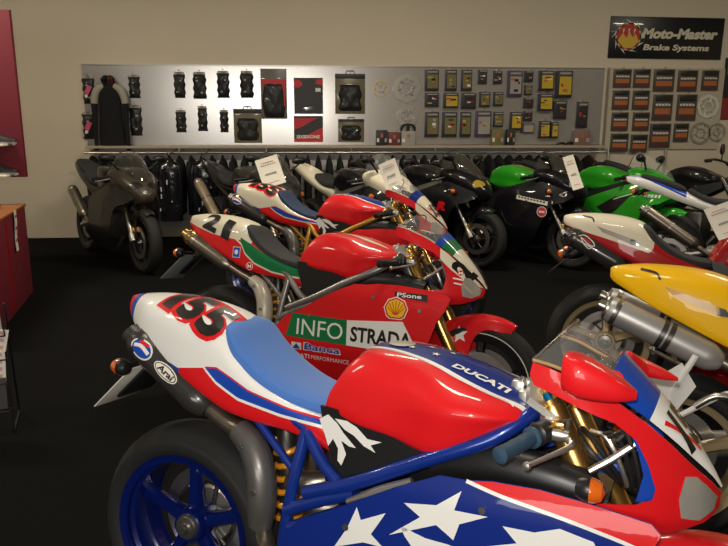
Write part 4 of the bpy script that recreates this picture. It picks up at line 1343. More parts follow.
# ------------------------------------------------------------------ bikes
def place(fn, name, C, x, y, hd, lean, label):
    o = fn(name, C, cf(x, y), hd + YAW / D2R, lean)
    tag(o, label, 'motorcycle')
    return o
place(superbike, 'sports_motorcycle', HERO, -.4813, 1.9074, -24.6, 7.3, 'red white and blue sports motorcycle with blue seat and white stars, nearest of all')
place(superbike, 'sports_motorcycle', BIKE21, -.7324, 3.6205, -22.6, 11.1, 'red racing motorcycle numbered 21 with a shell mark and INFOSTRADA lettering on its side')
place(superbike, 'sports_motorcycle', BIKE155B, -.7274, 5.2806, -18.9, 5.4, 'red motorcycle with navy seat, orange-gold frame and 155 on its cream tail')
place(superbike, 'sports_motorcycle', YEL, 1.1868, 2.3776, -19.5, 5.9, 'bright yellow sports motorcycle with silver silencer, cut by the right edge')
place(superbike, 'sports_motorcycle', REDW, 1.3707, 3.6988, -21.2, 6.1, 'deep red sports motorcycle with cream tail hump, behind the yellow one')
GRN = paint('lime_green_paint', (0.02, 0.30, 0.012))
TANP = mat('dark_bronze_plastic', (0.07, 0.06, 0.045), 0.35, 0.3, 0.3)
SILV = mat('silver_frame', (0.38, 0.36, 0.33), 0.35, 0.8)
def black_side(mb, fs, sd):
    sdecal(mb, text('R', 1.02, .56, .11, .09, .3, .08), fs, RED, .002, side=sd) if sd < 0 else None
def strip_side(mb, fs, sd):
    if sd < 0:
        sdecal(mb, pg([(.86, .70), (1.20, .66), (1.20, .62), (.86, .66)]), fs, PAPER, .002, side=sd)
        for i in range(9):
            x = .88 + i * .034
            z = .685 - (x - .86) * .118
            sdecal(mb, pg([(x, z - .006), (x + .022, z - .009), (x + .022, z + .006), (x, z + .009)]), fs, INK, .003, side=sd)
        sdecal(mb, disk(1.15, .555, .052, .052), fs, WHITE, .002, side=sd)
        sdecal(mb, disk(1.15, .555, .047, .047), fs, mat('faded_red_vinyl', (.5, .04, .06), .5), .0028, side=sd)
        sdecal(mb, ribbon([(1.12, .555), (1.18, .555)], .018, 0), fs, PAPER, .0036, side=sd)
def zx_side(mb, fs, sd):
    if sd < 0:
        for i, w in enumerate((.02, .02, .02, .02, .02)):
            sdecal(mb, pg([(1.20 + i * .03, .745), (1.22 + i * .03, .745), (1.215 + i * .03, .715), (1.195 + i * .03, .715)]), fs, WHITE, .002, side=sd)
def zx_tank(mb, bv):
    mb.decal(bv, text('ZX', -.06, -.02, .12, .05, .2, .05), (.72, -.02, 1.3), (1, 0, 0), (0, 1, 0), YELLOW, .002)
    mb.decal(bv, ribbon([(-.1, .05), (.12, .05)], .015, 0), (.72, 0, 1.3), (1, 0, 0), (0, 1, 0), RED, .002)
place(sportbike, 'sports_motorcycle', dict(body=GREYP, nose=BRONZEP, tank=BLACKP, lamp=INK, frame=PLASTIC, can=TITAN, rim=PLASTIC, fork=GOLD, ex_a=(-.14, -.17, .70), no_ind=True, screen=SMOKE), -3.02, 7.80, -50, 3,
      'dark grey motorcycle with bronze nose and raised silencer, facing forward at far left')
place(sportbike, 'sports_motorcycle', dict(body=BLACKP, nose=GREYP, tank=GREYP, lamp=INK, frame=PLASTIC, screen=SMOKE, hump=True, can=mat('tan_can', (.34, .27, .18), .4, .4), ex_a=(-.20, -.18, .78)), -1.60, 7.72, -52, 4,
      'grey and black motorcycle with price card on its smoked screen, behind the 155 bikes')
place(sportbike, 'sports_motorcycle', dict(body=BLACKP, nose=CREAM, tail=CREAM, tank=BLACKP, lamp=LENS, frame=SILV, screen=CLEAR, hump=True), -.56, 7.55, -50, 4,
      'black motorcycle with white nose and white tail tip, behind the orange-framed red bike')
place(sportbike, 'sports_motorcycle', dict(body=BLACKP, lamp=YLENS, frame=SILV, screen=SMOKE, fork=SILV, side_decals=black_side), .10, 7.92, -42, 4,
      'black motorcycle with yellow headlights, silver frame and a red letter on its side')
place(sportbike, 'sports_motorcycle', dict(body=BLACKP, tank=GRN, lamp=LENS, frame=PLASTIC, screen=SMOKE, side_decals=strip_side, tank_decals=zx_tank), 1.04, 7.92, -42, 4,
      'black motorcycle with green tank, lettered white strip and round red sticker')
place(sportbike, 'sports_motorcycle', dict(body=GRN, lamp=LENS, frame=PLASTIC, screen=CLEAR, tail=BLACKP, side_decals=zx_side, vents=[[(.74, .58), (.92, .70), (1.06, .70), (.94, .56), (.86, .50)]]), 1.95, 7.85, -42, 4,
      'bright green motorcycle with green nose and dark side vent, next to the white card')
place(sportbike, 'sports_motorcycle', dict(body=WHITE, tail=livery('white_blue_tail_paint', WC, [(BC, [(-.30, .985), (-.2, .955), (.0, .870), (.10, .825), (.11, 1.2)], [(-.30, .990), (-.2, .990), (.0, .955), (.10, .90), (.11, .3)])]), tank=BLACKP, lamp=LENS, frame=DSTEEL, screen=CLEAR, plate=True, can=TITAN, rim=GREYW, ex_a=(-.24, -.17, .72)), 2.66, 6.10, -24, 4,
      'white and blue motorcycle tail with upswept silencer and white number plate')
place(sportbike, 'sports_motorcycle', dict(body=BLACKP, naked=True, frame=PLASTIC), 2.86, 7.82, -42, 4,
      'black unfaired motorcycle with high handlebars, furthest right in the back row')
PINKL = mat('faint_pink_print', (.55, .30, .28), .6)
GREYL = mat('faint_grey_print', (.22, .20, .18), .6)
# ------------------------------------------------------------------ price cards
def card(p, w, h, rx, ry, rz, label, lines=(('price', .5),)):
    mb = MB()
    g = []
    for i in range(9):
        t = i / 8
        g.append([(-w / 2 + w * j / 4, .012 * math.sin(t * 3.1) * h * 3, h / 2 - h * t) for j in range(5)])
    mb.grid(g, PAPER)
    mb.grid([[(a, b + .002, c) for a, b, c in r][::-1] for r in g], PAPER)
    for k, (z, ww, hh, m) in enumerate(((.34, .55, .03, PINKL), (.26, .70, .02, GREYL), (-.06, .50, .06, GREYL), (-.36, .5, .02, PINKL))):
        x = -ww / 2 * w
        n = 7
        for i in range(n):
            mb.box((x + ww * w * (i + .5) / n, -.004 - .0 + .012 * math.sin((.5 - z) * 3.1) * h * 3 , z * h), (ww * w / n * .7, .002, hh * h), m)
    o = mb.build('price_card', smooth=False)
    o.location = p
    o.rotation_euler = (rx * D2R, ry * D2R, rz * D2R)
    tag(o, label, 'card', 'price cards on the motorcycles')
card(cf(-.855, 6.52, 1.00), .21, .28, -25, -16, 8, 'white price card on the smoked screen of the grey motorcycle')
card(cf(.178, 4.86, 1.125), .125, .20, -28, -24, -15, 'white price card standing on the screen of the orange-framed red bike')
card(cf(1.955, 6.70, .985), .10, .34, -25, -18, -12, 'tall narrow white card on the nose of the green-tanked black motorcycle')
card(cf(1.745, 3.42, 1.03), .12, .17, -30, -22, -10, 'white card standing on the deep red tank at right edge')
# ------------------------------------------------------------------ back wall displays
def ray(px, py):
    M = cam.matrix_world
    d = (M.to_3x3() @ Vector(((px - 364) / 711, (273 - py) / 711, -1)))
    return d
def pw(px, py, y=None):
    y = WY if y is None else y
    d = ray(px, py)
    return d.x * y / d.y, EYE + d.z * y / d.y
def rect(px, y=WY):
    x0, z1 = pw(px[0], px[1], y); x1, _ = pw(px[2], px[1], y)
    _, z0 = pw(px[0], px[3], y)
    xa, za = pw((px[0] + px[2]) / 2, (px[1] + px[3]) / 2, y)
    return xa, za, x1 - x0, z1 - z0
PANELM = mat('sheet_metal_panel', (0.62, 0.60, 0.58), 0.24, 0.72, 0, 0.08, 1.4, 0.10)
GREYPAN = mat('pale_grey_board', (0.48, 0.47, 0.45), 0.7)
TANB = mat('tan_pegboard', (0.46, 0.41, 0.31), 0.7)
LEDGE = mat('ledge_laminate', (0.40, 0.32, 0.24), 0.5)
xl, zt = pw(82, 66); xr, zt2 = pw(604, 68)
ZT = 2.06; ZB = 1.125
mb = MB()
mb.box(((xl + xr) / 2, WY - .013, (ZT + ZB) / 2), (xr - xl, .022, ZT - ZB), PANELM)
o = mb.build('metal_display_panel', smooth=False); tag(o, 'long shiny sheet metal display panel on the back wall', 'panel')
mb = MB()
for k in range(2):
    mb.box(((xl + xr) / 2, WY - .018, ZT - .0 if k == 0 else ZB + .008), (xr - xl, .028, .014), STEEL)
c = child('edge_trim', mb, o)
mb = MB()
mb.box(((xl + xr) / 2 + .02, WY - .10, ZB - .015), (xr - xl, .20, .03), LEDGE, bev=.004)
o = mb.build('wall_ledge'); tag(o, 'long narrow brown ledge under the metal display panel', 'shelf')
mb = MB()
mb.box(((xl + xr) / 2 + .02, WY - .008, .60), (xr - xl - .1, .012, .96), GREYPAN)
o = mb.build('backing_board', smooth=False); tag(o, 'pale grey board on the wall behind the hanging jackets', 'panel')
ZR = ZB - .075
mb = MB()
mb.tube([(xl + .04, WY - .30, ZR), (xr - .02, WY - .30, ZR)], .013, STEEL, 10)
o = mb.build('clothes_rail'); tag(o, 'steel clothes rail running under the wall ledge', 'rail')
for k in range(7):
    b = MB()
    x = xl + .1 + (xr - xl - .2) * k / 6
    b.tube([(x, WY - .012, ZR + .03), (x, WY - .30, ZR + .03), (x, WY - .30, ZR)], .008, STEEL, 8)
    b.cyl((x, WY - .20, ZR + .03), (x, WY - .20, ZB - .03), .012, STEEL, 12)
    child('rail_bracket', b, o)
# jackets hung edge-on along the rail
JK = mat('black_jacket_cloth', (0.005, 0.005, 0.006), 0.9, 0, 0, 0.2, 80, 0.2)
JL = mat('glossy_black_leather', (0.010, 0.010, 0.014), 0.16, 0, 0.6, 0.2, 14, 0.9)
JR = mat('dark_red_cloth', (0.10, 0.012, 0.014), 0.7)
HW = mat('brown_hanger_wood', (0.10, 0.035, 0.02), 0.5)
SHINE = mat('flash_shine_white', (0.9, 0.92, 0.95), 0.35, 0.0, 0.3)  # near-white colour stands in for the flash shining back off the suits
def jacket(x, m, sc, label, grp, tapes=0, bright=False, hm=None):
    root = empty('hanging_jacket', (x, WY - .30, ZR))
    tag(root, label, 'jacket', grp)
    mb = MB()
    secs = []
    L = .72 * sc
    for t, wx, wy in ((-.045, .012, .03), (-.06, .016, .07), (-.085, .024, .15), (-.12, .034, .20), (-.20, .042, .215), (-.40, .046, .20), (-.60, .044, .21), (-.72, .040, .215)):
        z = t * sc if t < -.1 else t
        secs.append([(wx * math.cos(q) * (1 + .15 * math.sin(5 * q + x * 9)), wy * math.sin(q) * (1 + .05 * math.sin(9 * t + x * 7)), z) for q in np.linspace(0, 2 * math.pi, 11)[:-1]])
    mb.grid(loft(secs, 2, 2, mirror=False), m, closed_v=True, cap0=True, cap1=True)
    child('garment_body', mb, root)
    for s in (-1, 1):
        sl = MB()
        sl.tube([(0, s * .17, -.10), (.006, s * .21, -.20), (.01, s * .20, -.42), (.006, s * .17, -.60 * sc)], [.028, .038, .036, .030], m, 10, 2)
        child('sleeve', sl, root)
    h = MB()
    h.tube([(0, 0, -.04), (0, 0, -.015), (0, .014, .006), (0, .004, .020), (0, -.010, .012)], .0035, STEEL, 6, 2)
    h.tube([(0, -.19, -.095), (0, -.08, -.055), (0, 0, -.035), (0, .08, -.055), (0, .19, -.095)], .011, hm or JK, 8, 2)
    child('hanger', h, root)
    for k in range(tapes):
        t = MB()
        z = -.16 - .14 * k
        t.tube([(-.03 + .02 * (k % 2), -.20, z), (.0, -.245, z - .01), (.03, -.22, z - .02 - .03 * (k % 2))], .011, SHINE, 8, 2)
        child('flash_shine_band', t, root)
    return root
GJ = 'black jackets hanging edge-on from the rail under the ledge'
LJ = 'black jacket hanging edge-on among many from the steel rail under the ledge'
x = xl + .12
i = 0
while x < xr - .10:
    px = 364 + 711 * math.tan(math.atan2(x, WY - .3) + YAW)
    if px > 560 and px < 590:
        x += .05
    jacket(x, JK, random.uniform(.86, 1.08), LJ, GJ, hm=HW if px > 545 else None)
    x += random.uniform(.118, .138)
    i += 1
for px, lab in ((168, 'glossy black leather suit with flash shine painted white, just right of the bronze-nosed motorcycle'), (203, 'glossy black leather suit with flash shine painted white, above the raised tan silencer')):
    r = jacket(0, JL, 1.02, lab, 'glossy leather suits facing the shop')
    X, _ = pw(px, 160, WY - .62)
    r.location = (X, WY - .62, ZR - .02); r.rotation_euler = (0, 0, 90 * D2R); r.scale = (1.4, .62, 1)
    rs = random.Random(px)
    for k in range(7):  # small white lumps painted as flash shine on the suit front
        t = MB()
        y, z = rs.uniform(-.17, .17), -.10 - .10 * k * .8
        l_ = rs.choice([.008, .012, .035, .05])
        t.tube([(-.058, y, z), (-.060, y + rs.uniform(-.012, .012), z - l_)], .011, SHINE, 8)
        child('flash_shine_patch', t, r)
arm = MB()
for px in (168, 203):
    X, _ = pw(px, 160, WY - .62)
    arm.tube([(X, WY - .012, ZR + .03), (X, WY - .66, ZR + .0), (X, WY - .67, ZR + .03)], .008, STEEL, 8)
child('display_arm', arm, bpy.data.objects['clothes_rail'])
# ------------------------------------------------------------------ packets on the panel
PB = WY - .026
VIN = mat('clear_packet_film', (0.5, 0.5, 0.5), 0.12, 0, 0.5, 0, 10, alpha=0.22)
GLV = mat('black_glove_cloth', (0.012, 0.012, 0.014), 0.5, 0, 0.2, 0.2, 60, 0.3)
DKC = mat('dark_card', (0.025, 0.022, 0.026), 0.45)
YBX = mat('yellow_carton', (0.52, 0.36, 0.02), 0.45)
PURP = mat('dark_purple_card', (0.06, 0.04, 0.08), 0.5)
REDC = mat('red_card', (0.50, 0.02, 0.035), 0.5)
ORC = mat('orange_print', (0.42, 0.13, 0.04), 0.5)
GRC = mat('grey_print', (0.32, 0.30, 0.28), 0.5)
OLIVE = mat('olive_print', (0.16, 0.14, 0.05), 0.5)
def lump(mb, w, h, d, m, seed, n=9, fold=3.0):
    rs = random.Random(seed)
    ph = [rs.uniform(0, 6.28) for _ in range(4)]
    g = []
    for i in range(n * 2 + 1):
        v = i / (n * 2)
        waist = 1 - .16 * math.sin(v * math.pi * fold + ph[0]) ** 2
        row = []
        for j in range(n + 1):
            u = j / n * 2 - 1
            e = (1 - u ** 4) * (1 - (2 * v - 1) ** 6)
            row.append((u * w / 2 * waist, -d * e * (.75 + .25 * math.sin(6 * u + ph[1]) * math.cos(8 * v + ph[2])), h * (.5 - v)))
        g.append(row)
    mb.grid(g, m)
def peg(root, w, h, d):
    p = MB()
    p.tube([(0, .001, h / 2 + .012), (0, -d - .015, h / 2 + .012), (0, -d - .022, h / 2 + .022)], .0035, STEEL, 6)
    child('peg', p, root)
def packet(name, px, kind, label, cat, grp, seed=0, y=PB):
    X, Z, w, h = rect(px)
    root = empty(name, (X, y, Z))
    tag(root, label, cat, grp)
    if kind == 'glove':
        b = MB(); b.box((0, -.003, h * .42), (w * .8, .005, h * .16), GRC); b.box((0, -.006, h * .47), (w * .3, .004, h * .06), OLIVE); child('header_card', b, root)
        b = MB(); lump(b, w, h * .86, .05, GLV, seed)
        child('glove_pair', b, root)
        b = MB()
        for q in range(2):
            b.box((random.Random(seed + q).uniform(-.2, .2) * w, -.053, (.18 - .4 * q) * h), (w * .16, .003, h * .05), GRC)
        child('printed_mark', b, root)
        peg(root, w, h, .02)
    elif kind == 'bag':
        b = MB(); b.box((0, -.004, h * .44), (w, .008, h * .12), DKC, bev=.002)
        b.tube([(-w * .14, -.004, h * .5), (-w * .12, -.004, h * .57), (w * .12, -.004, h * .57), (w * .14, -.004, h * .5)], .006, DKC, 8)
        child('header_card', b, root)
        b = MB()
        b2 = MB()
        lump(b2, w * .80, h * .66, .06, GLV, seed, fold=2.0)
        child('contents', b2, root).location = (0, -.004, -h * .10)
        g = MB(); g.box((0, -.004, -h * .06), (w, .004, h * .88), mat('olive_bag_film', (.14, .12, .07), .25, 0, .4), bev=.002); child('bag_film', g, root)
        peg(root, w, h, .02)
    elif kind in ('yellow', 'dark', 'grey', 'wide', 'mixed'):
        d = .055 if kind in ('yellow',) else .03
        fm_ = {'yellow': YBX, 'dark': DKC, 'grey': GRC, 'wide': DKC, 'mixed': OLIVE}[kind]
        b = MB(); b.box((0, -d / 2, 0), (w, d, h), DKC if kind != 'grey' else PURP, bev=.003); child('carton', b, root)
        b = MB(); b.box((w * .07, -d - .001, -h * .05), (w * .74, .003, h * .66), fm_)
        b.box((w * .05, -d - .003, h * .40), (w * .7, .003, h * .07), GRC)
        child('front_label', b, root)
        r = random.Random(seed)
        b = MB()
        for q in range(4):
            b.box((r.uniform(-.2, .28) * w, -d - .004, r.uniform(-.30, .20) * h), (w * r.uniform(.12, .35), .002, h * r.uniform(.05, .12)), r.choice([INK, REDC, ORC, GRC, PAPER, YBX]))
        child('printed_mark', b, root)
        peg(root, w, h, d)
    elif kind == 'pads':
        d = .02
        b = MB(); b.box((0, -d / 2, 0), (w * .97, d, h * .96), mat('brown_grey_card', (.075, .062, .055), .4), bev=.003); child('backing_card', b, root)
        b = MB(); b.box((.0, -d - .001, h * .10), (w * .66, .002, h * .10), GRC); b.box((0, -d - .001, -h * .14), (w * .76, .003, h * .22), ORC)
        b.box((0, -d - .001, -h * .36), (w * .7, .002, h * .10), mat('maroon_print', (.10, .03, .03), .5))
        r = random.Random(seed)
        for q in range(5):
            b.box((-.32 * w + q * w * .16, -d - .003, h * (.10 + r.uniform(-.01, .01))), (w * .09, .002, h * .06), PAPER)
        child('printed_label', b, root)
        b = MB(); b.box((0, -d - .004, h * .34), (w * .8, .012, h * .20), GREYP, bev=.003); child('brake_pads', b, root)
        peg(root, w, h, d)
    return root
ORD = ['first', 'second', 'third', 'fourth', 'fifth']
for k, q in enumerate([(174, 72, 186, 100), (193, 72, 207, 101), (217, 71, 230, 100), (240, 71, 254, 100)]):
    packet('glove_pack', q, 'glove', 'packet of black gloves on the bright panel, upper row, %s from left' % ORD[k], 'packet', 'black glove packets on the metal panel', k)
for k, q in enumerate([(176, 110, 187, 134), (198, 106, 208, 133), (220, 110, 229, 134)]):
    packet('glove_pack', q, 'glove', 'packet of black gloves on the bright panel, lower row, %s from left' % ORD[k], 'packet', 'black glove packets on the metal panel', k + 9)
for q, l in (((83, 76, 96, 106), 'dark packet with pink print, upper one left of the display jacket'), ((83, 112, 97, 141), 'dark packet with pink print, lower one left of the display jacket'),
             ((129, 75, 141, 100), 'blue-grey glove packet, upper one right of the display jacket'), ((130, 105, 143, 138), 'grey packet, lower one right of the display jacket')):
    r = packet('glove_pack', q, 'glove', l, 'packet', 'packets beside the display jacket', q[1])
    if 'pink' in l:
        X, Z, w, h = rect(q)
        b = MB(); b.box((.0, -.054, .01), (w * .35, .003, h * .3), PINKP, Matrix.Rotation(.5, 4, 'Y')); b.box((-.02, -.055, -.06), (w * .2, .003, h * .1), PAPER); child('pink_print', b, r)
packet('armour_bag', (234, 109, 262, 143), 'bag', 'olive bag with black header holding body armour, touching the ledge', 'bag', None, 3)
packet('glove_bag', (335, 74, 365, 114), 'bag', 'large clear bag of black gloves with black handle header, right of the posters', 'bag', None, 5)
packet('elbow_guard_bag', (338, 119, 364, 142), 'bag', 'small bag of dark guards with red and white patch, above the ledge', 'bag', None, 8)
X, Z, w, h = rect((338, 119, 364, 142))
# red and black zipped bag with clear top
X, Z, w, h = rect((261, 69, 287, 119))
root = empty('trouser_pack', (X, PB, Z)); tag(root, 'tall clear packet with red band and folded black trousers, beside the posters', 'packet')
b = MB(); b.box((0, -.006, 0), (w, .012, h), mat('dull_packet_back', (.13, .11, .10), .35, 0, .5), bev=.003); child('backing_card', b, root)
b = MB(); lump(b, w * .92, h * .70, .05, GLV, 4, fold=1.0); o = child('folded_trousers', b, root); o.location = (0, -.01, -h * .13)
b = MB(); b.box((0, -.016, h * .24), (w * .98, .008, h * .10), REDC); b.box((w * .38, -.02, .0), (w * .10, .006, h * .5), REDC); child('red_band', b, root)
# posters
def poster(px, label, red_low):
    X, Z, w, h = rect(px)
    root = empty('poster', (X, PB, Z)); tag(root, label, 'poster', 'black and red posters on the metal panel')
    b = MB(); b.box((0, -.003, 0), (w, .006, h), DKC); child('sheet', b, root)
    b = MB()
    def q(pts, m, y=-.0066):
        b.add([(x * w, y, z * h) for x, z in pts], [tuple(range(len(pts)))], m)
    if not red_low:
        q([(-.5, .47), (-.5, .26), (-.38, .22), (-.22, .28), (-.2, .34), (-.3, .44)], REDC)
        q([(.5, .47), (.5, .30), (.3, .33), (.22, .36), (.3, .45)], REDC)
        q([(.24, .22), (.42, .22), (.42, .12), (.24, .12)], PAPER)
        q([(-.15, -.33), (.15, -.28), (.2, -.36), (-.1, -.4)], GREYP)
    else:
        q([(-.5, .42), (-.5, -.02), (-.2, .10), (.1, .3), (.3, .42)], REDC)
        q([(-.5, -.5), (.5, -.5), (.5, .05), (.3, -.02), (.05, -.18), (-.2, -.32), (-.5, -.38)], REDC)
        vs, fs = text('SIXSIXONE', -.42 * w, -.36 * h, .8 * w, .13 * h, .1, .04)
        b.add([(x, -.0075, z) for x, z in vs], fs, PAPER)
    child('print', b, root)
poster((294, 78, 323, 114), 'black poster with red corners and a small white mark, the upper of two', False)
poster((294, 116, 323, 142), 'red and black poster with white lettering, the lower of two', True)
# display jacket
X, Z, w, h = rect((96, 77, 130, 143))
root = empty('display_jacket', (X, PB - .035, Z + h * .38)); tag(root, 'black riding jacket with pale shoulders hanging flat on the metal panel', 'jacket')
b = MB()
sec = []
for z, hw, d in ((.0, .045, .03), (-.04, .09, .045), (-.10, .12, .05), (-.20, .125, .055), (-.35, .13, .055), (-.55, .15, .055), (-.70, .155, .05)):
    sec.append([(hw * math.cos(q), -.05 + d * math.sin(q), z) for q in np.linspace(0, 2 * math.pi, 13)[:-1]])
b.grid(loft(sec, 3, 2, mirror=False), JK, closed_v=True, cap0=True, cap1=True)
child('torso', b, root)
for s in (-1, 1):
    b = MB()
    b.tube([(s * .06, -.05, -.02), (s * .13, -.06, -.06), (s * .17, -.06, -.15), (s * .178, -.06, -.22)], [.035, .045, .045, .04], mat('pale_shoulder_cloth', (.33, .30, .24), .7), 12, 3)
    sl = child('shoulder', b, root)
    b = MB(); b.tube([(s * .178, -.06, -.215), (s * .180, -.07, -.40), (s * .184, -.07, -.76)], [.04, .030, .024], JK, 12, 3); child('sleeve', b, root)
b = MB()
for k in range(9):
    a = k * .7
    b.tube([(.05 * math.cos(a), -.06 + .02 * math.sin(a), .0), (.065 * math.cos(a), -.08 + .03 * math.sin(a * 2), .06), (.03 * math.cos(a), -.07, .09)], .018, [JK, GLV, JR][k % 3], 8, 2)
child('collar', b, root)
# product cartons
RW_ = [('upper', [(424, 70, 438, 91, 'mixed'), (444, 70, 456, 91, 'mixed'), (460, 70, 471, 91, 'mixed'), (477, 70, 486, 84, 'dark'), (492, 71, 501, 84, 'dark')]),
       ('middle', [(424, 93, 438, 107, 'dark'), (442, 93, 457, 108, 'yellow'), (460, 93, 475, 109, 'dark'), (478, 92, 489, 107, 'mixed'), (492, 92, 502, 106, 'mixed')]),
       ('lower', [(424, 112, 438, 137, 'mixed'), (441, 112, 456, 137, 'mixed'), (459, 112, 470, 137, 'mixed'), (474, 111, 490, 137, 'grey'), (492, 112, 502, 127, 'mixed')])]
for rn, L in RW_:
    for k, (a, b_, c_, d_, kd) in enumerate(L):
        packet('parts_carton', (a, b_, c_, d_), kd, 'small %s parts carton in the left block, %s row, %s from left' % ({'mixed': 'olive and black', 'dark': 'dark', 'yellow': 'yellow', 'grey': 'grey and purple'}[kd], rn, ORD[k]),
               'carton', 'small parts cartons on the metal panel', a + b_)
for a, b_, c_, d_, kd, l in [(506, 71, 521, 97, 'grey', 'grey and purple two-part pack at top of the panel'), (523, 71, 532, 82, 'dark', 'topmost small dark carton of the column of five'), (523, 85, 531, 95, 'mixed', 'second small carton down the column of five'),
                             (522, 98, 532, 108, 'dark', 'third small carton down the column of five'), (522, 111, 531, 121, 'dark', 'fourth small carton down the column of five'), (520, 123, 533, 133, 'grey', 'lowest small carton of the column of five'),
                             (537, 71, 552, 91, 'yellow', 'yellow and black carton, top one of three stacked on pegs'), (554, 71, 570, 98, 'yellow', 'largest yellow carton with black script at top right of the panel'), (536, 94, 551, 111, 'yellow', 'yellow and black carton, middle one of three stacked on pegs'),
                             (508, 112, 520, 130, 'yellow', 'yellow carton with round picture left of the column of five'), (537, 121, 548, 138, 'yellow', 'yellow carton standing low by the ledge'), (549, 122, 556, 138, 'yellow', 'narrow yellow carton right beside the low yellow one'),
                             (552, 101, 565, 119, 'dark', 'black blister pack below the largest yellow carton'), (575, 102, 586, 128, 'dark', 'tall dark clear pack, furthest right on the metal panel')]:
    packet('parts_carton', (a, b_, c_, d_), kd, l, 'carton', 'parts cartons at the right of the metal panel', a * 3 + b_)
# items on the ledge
def ledge_box(px, m, label, cat='carton', n=3, name='small_carton'):
    X, Z, w, h = rect(px, WY - .08)
    z0 = ZB
    hh = max(.04, Z + h / 2 - z0)
    root = empty(name, (X, WY - .085, z0)); tag(root, label, cat, 'things standing on the wall ledge')
    b = MB(); b.box((0, 0, hh / 2), (w, .09, hh), m, bev=.004); child('body', b, root)
    b = MB()
    for k in range(n):
        b.box((-w * .35 + w * .7 * k / max(1, n - 1), -.046, hh * (.35 + .3 * (k % 2))), (w * .2, .003, hh * .25), [PAPER, ORC, GRC][k % 3])
    child('printed_mark', b, root)
ledge_box((376, 130, 387, 141), DKC, 'small dark red carton on the ledge under the gold ring')
ledge_box((388, 132, 400, 141), mat('maroon_card', (.14, .03, .03), .5), 'low maroon carton on the ledge left of the grey one')
ledge_box((401, 131, 415, 142), GRC, 'grey carton carrying a black clamp on the ledge')
ledge_box((491, 129, 503, 140), OLIVE, 'olive carton on the ledge below the left block of cartons')
ledge_box((506, 129, 514, 140), DKC, 'small black carton on the ledge below the yellow one')
ledge_box((573, 130, 589, 140), mat('red_grey_card', (.20, .12, .10), .5), 'reddish carton lying at the right end of the ledge')
X, Z, w, h = rect((401, 124, 415, 131), WY - .085)
root = empty('clamp', (X, WY - .085, Z - .04)); tag(root, 'black arched clamp resting on the grey carton', 'clamp')
b = MB(); b.tube([(-.085, 0, .0), (-.075, 0, .05), (-.03, 0, .075), (.03, 0, .075), (.075, 0, .05), (.085, 0, .0)], [.012, .018, .014, .014, .018, .012], PLASTIC, 10, 3); child('arch', b, root)
b = MB(); b.cyl((0, 0, 0), (0, 0, .07), .02, PLASTIC, 12); child('post', b, root)
X, Z, w, h = rect((556, 133, 573, 140), WY - .085)
b = MB(); b.tube([(-.10, 0, .012), (-.04, -.02, .03), (.02, .01, .014), (.08, -.01, .034), (.12, 0, .012)], [.012, .014, .012, .016, .012], PLASTIC, 8, 3)
o = b.build('cable_lock'); o.location = (X, WY - .09, ZB); tag(o, 'coiled black cable lying on the ledge near its right end', 'cable', 'things standing on the wall ledge')
# rings
def ring(px, m, label, teeth=0, wave=0.0, spokes=6, y=PB, inner=.72, name='brake_disc', grp='round discs on the wall'):
    X, Z, w, h = rect(px)
    r = max(w, h) / 2
    root = empty(name, (X, y, Z)); tag(root, label, 'disc', grp)
    n = 72
    b = MB()
    vs, fs = [], []
    for i in range(n):
        a = 2 * math.pi * i / n
        ro = r * (1 + wave * math.cos(a * 8)) * (1 + (.03 if teeth and i % 2 else 0))
        ri = r * inner * (1 + wave * math.cos(a * 8))
        for q, yy in ((ro, -.012), (ri, -.012), (ri, -.006), (ro, -.006)):
            vs.append((q * math.cos(a), yy, q * math.sin(a)))
    for i in range(n):
        j = (i + 1) % n
        for k in range(4):
            fs.append((i * 4 + k, j * 4 + k, j * 4 + (k + 1) % 4, i * 4 + (k + 1) % 4))
    b.add(vs, fs, m)
    child('outer_ring', b, root)
    b = MB()
    b.lathe([(r * .36, -.012), (r * .44, -.012), (r * .44, -.006), (r * .36, -.006)], m, 36, closed=True)
    for k in range(spokes):
        a = k * 2 * math.pi / spokes
        b.tube([(r * .40 * math.cos(a), -.009, r * .40 * math.sin(a)), (r * (inner + .04) * math.cos(a + .25), -.009, r * (inner + .04) * math.sin(a + .25))], r * .035, m, 6)
    child('carrier', b, root)
    peg(root, r, 0, .012)
SILR = mat('bright_ring_metal', (0.62, 0.60, 0.55), 0.28, 0.85, 0.3)
GLDR = mat('pale_gold_ring_metal', (0.58, 0.47, 0.28), 0.3, 0.8)
DULR = mat('dull_ring_metal', (0.42, 0.40, 0.34), 0.4, 0.6)
ring((373, 80, 388, 97), GLDR, 'small pale gold ring hanging on the metal panel', inner=.8)
ring((393, 76, 420, 101), SILR, 'largest silver brake disc hanging on the metal panel', wave=.04, inner=.66)
ring((397, 106, 417, 127), SILR, 'toothed silver sprocket hanging just above the ledge', teeth=1, inner=.6, name='sprocket')
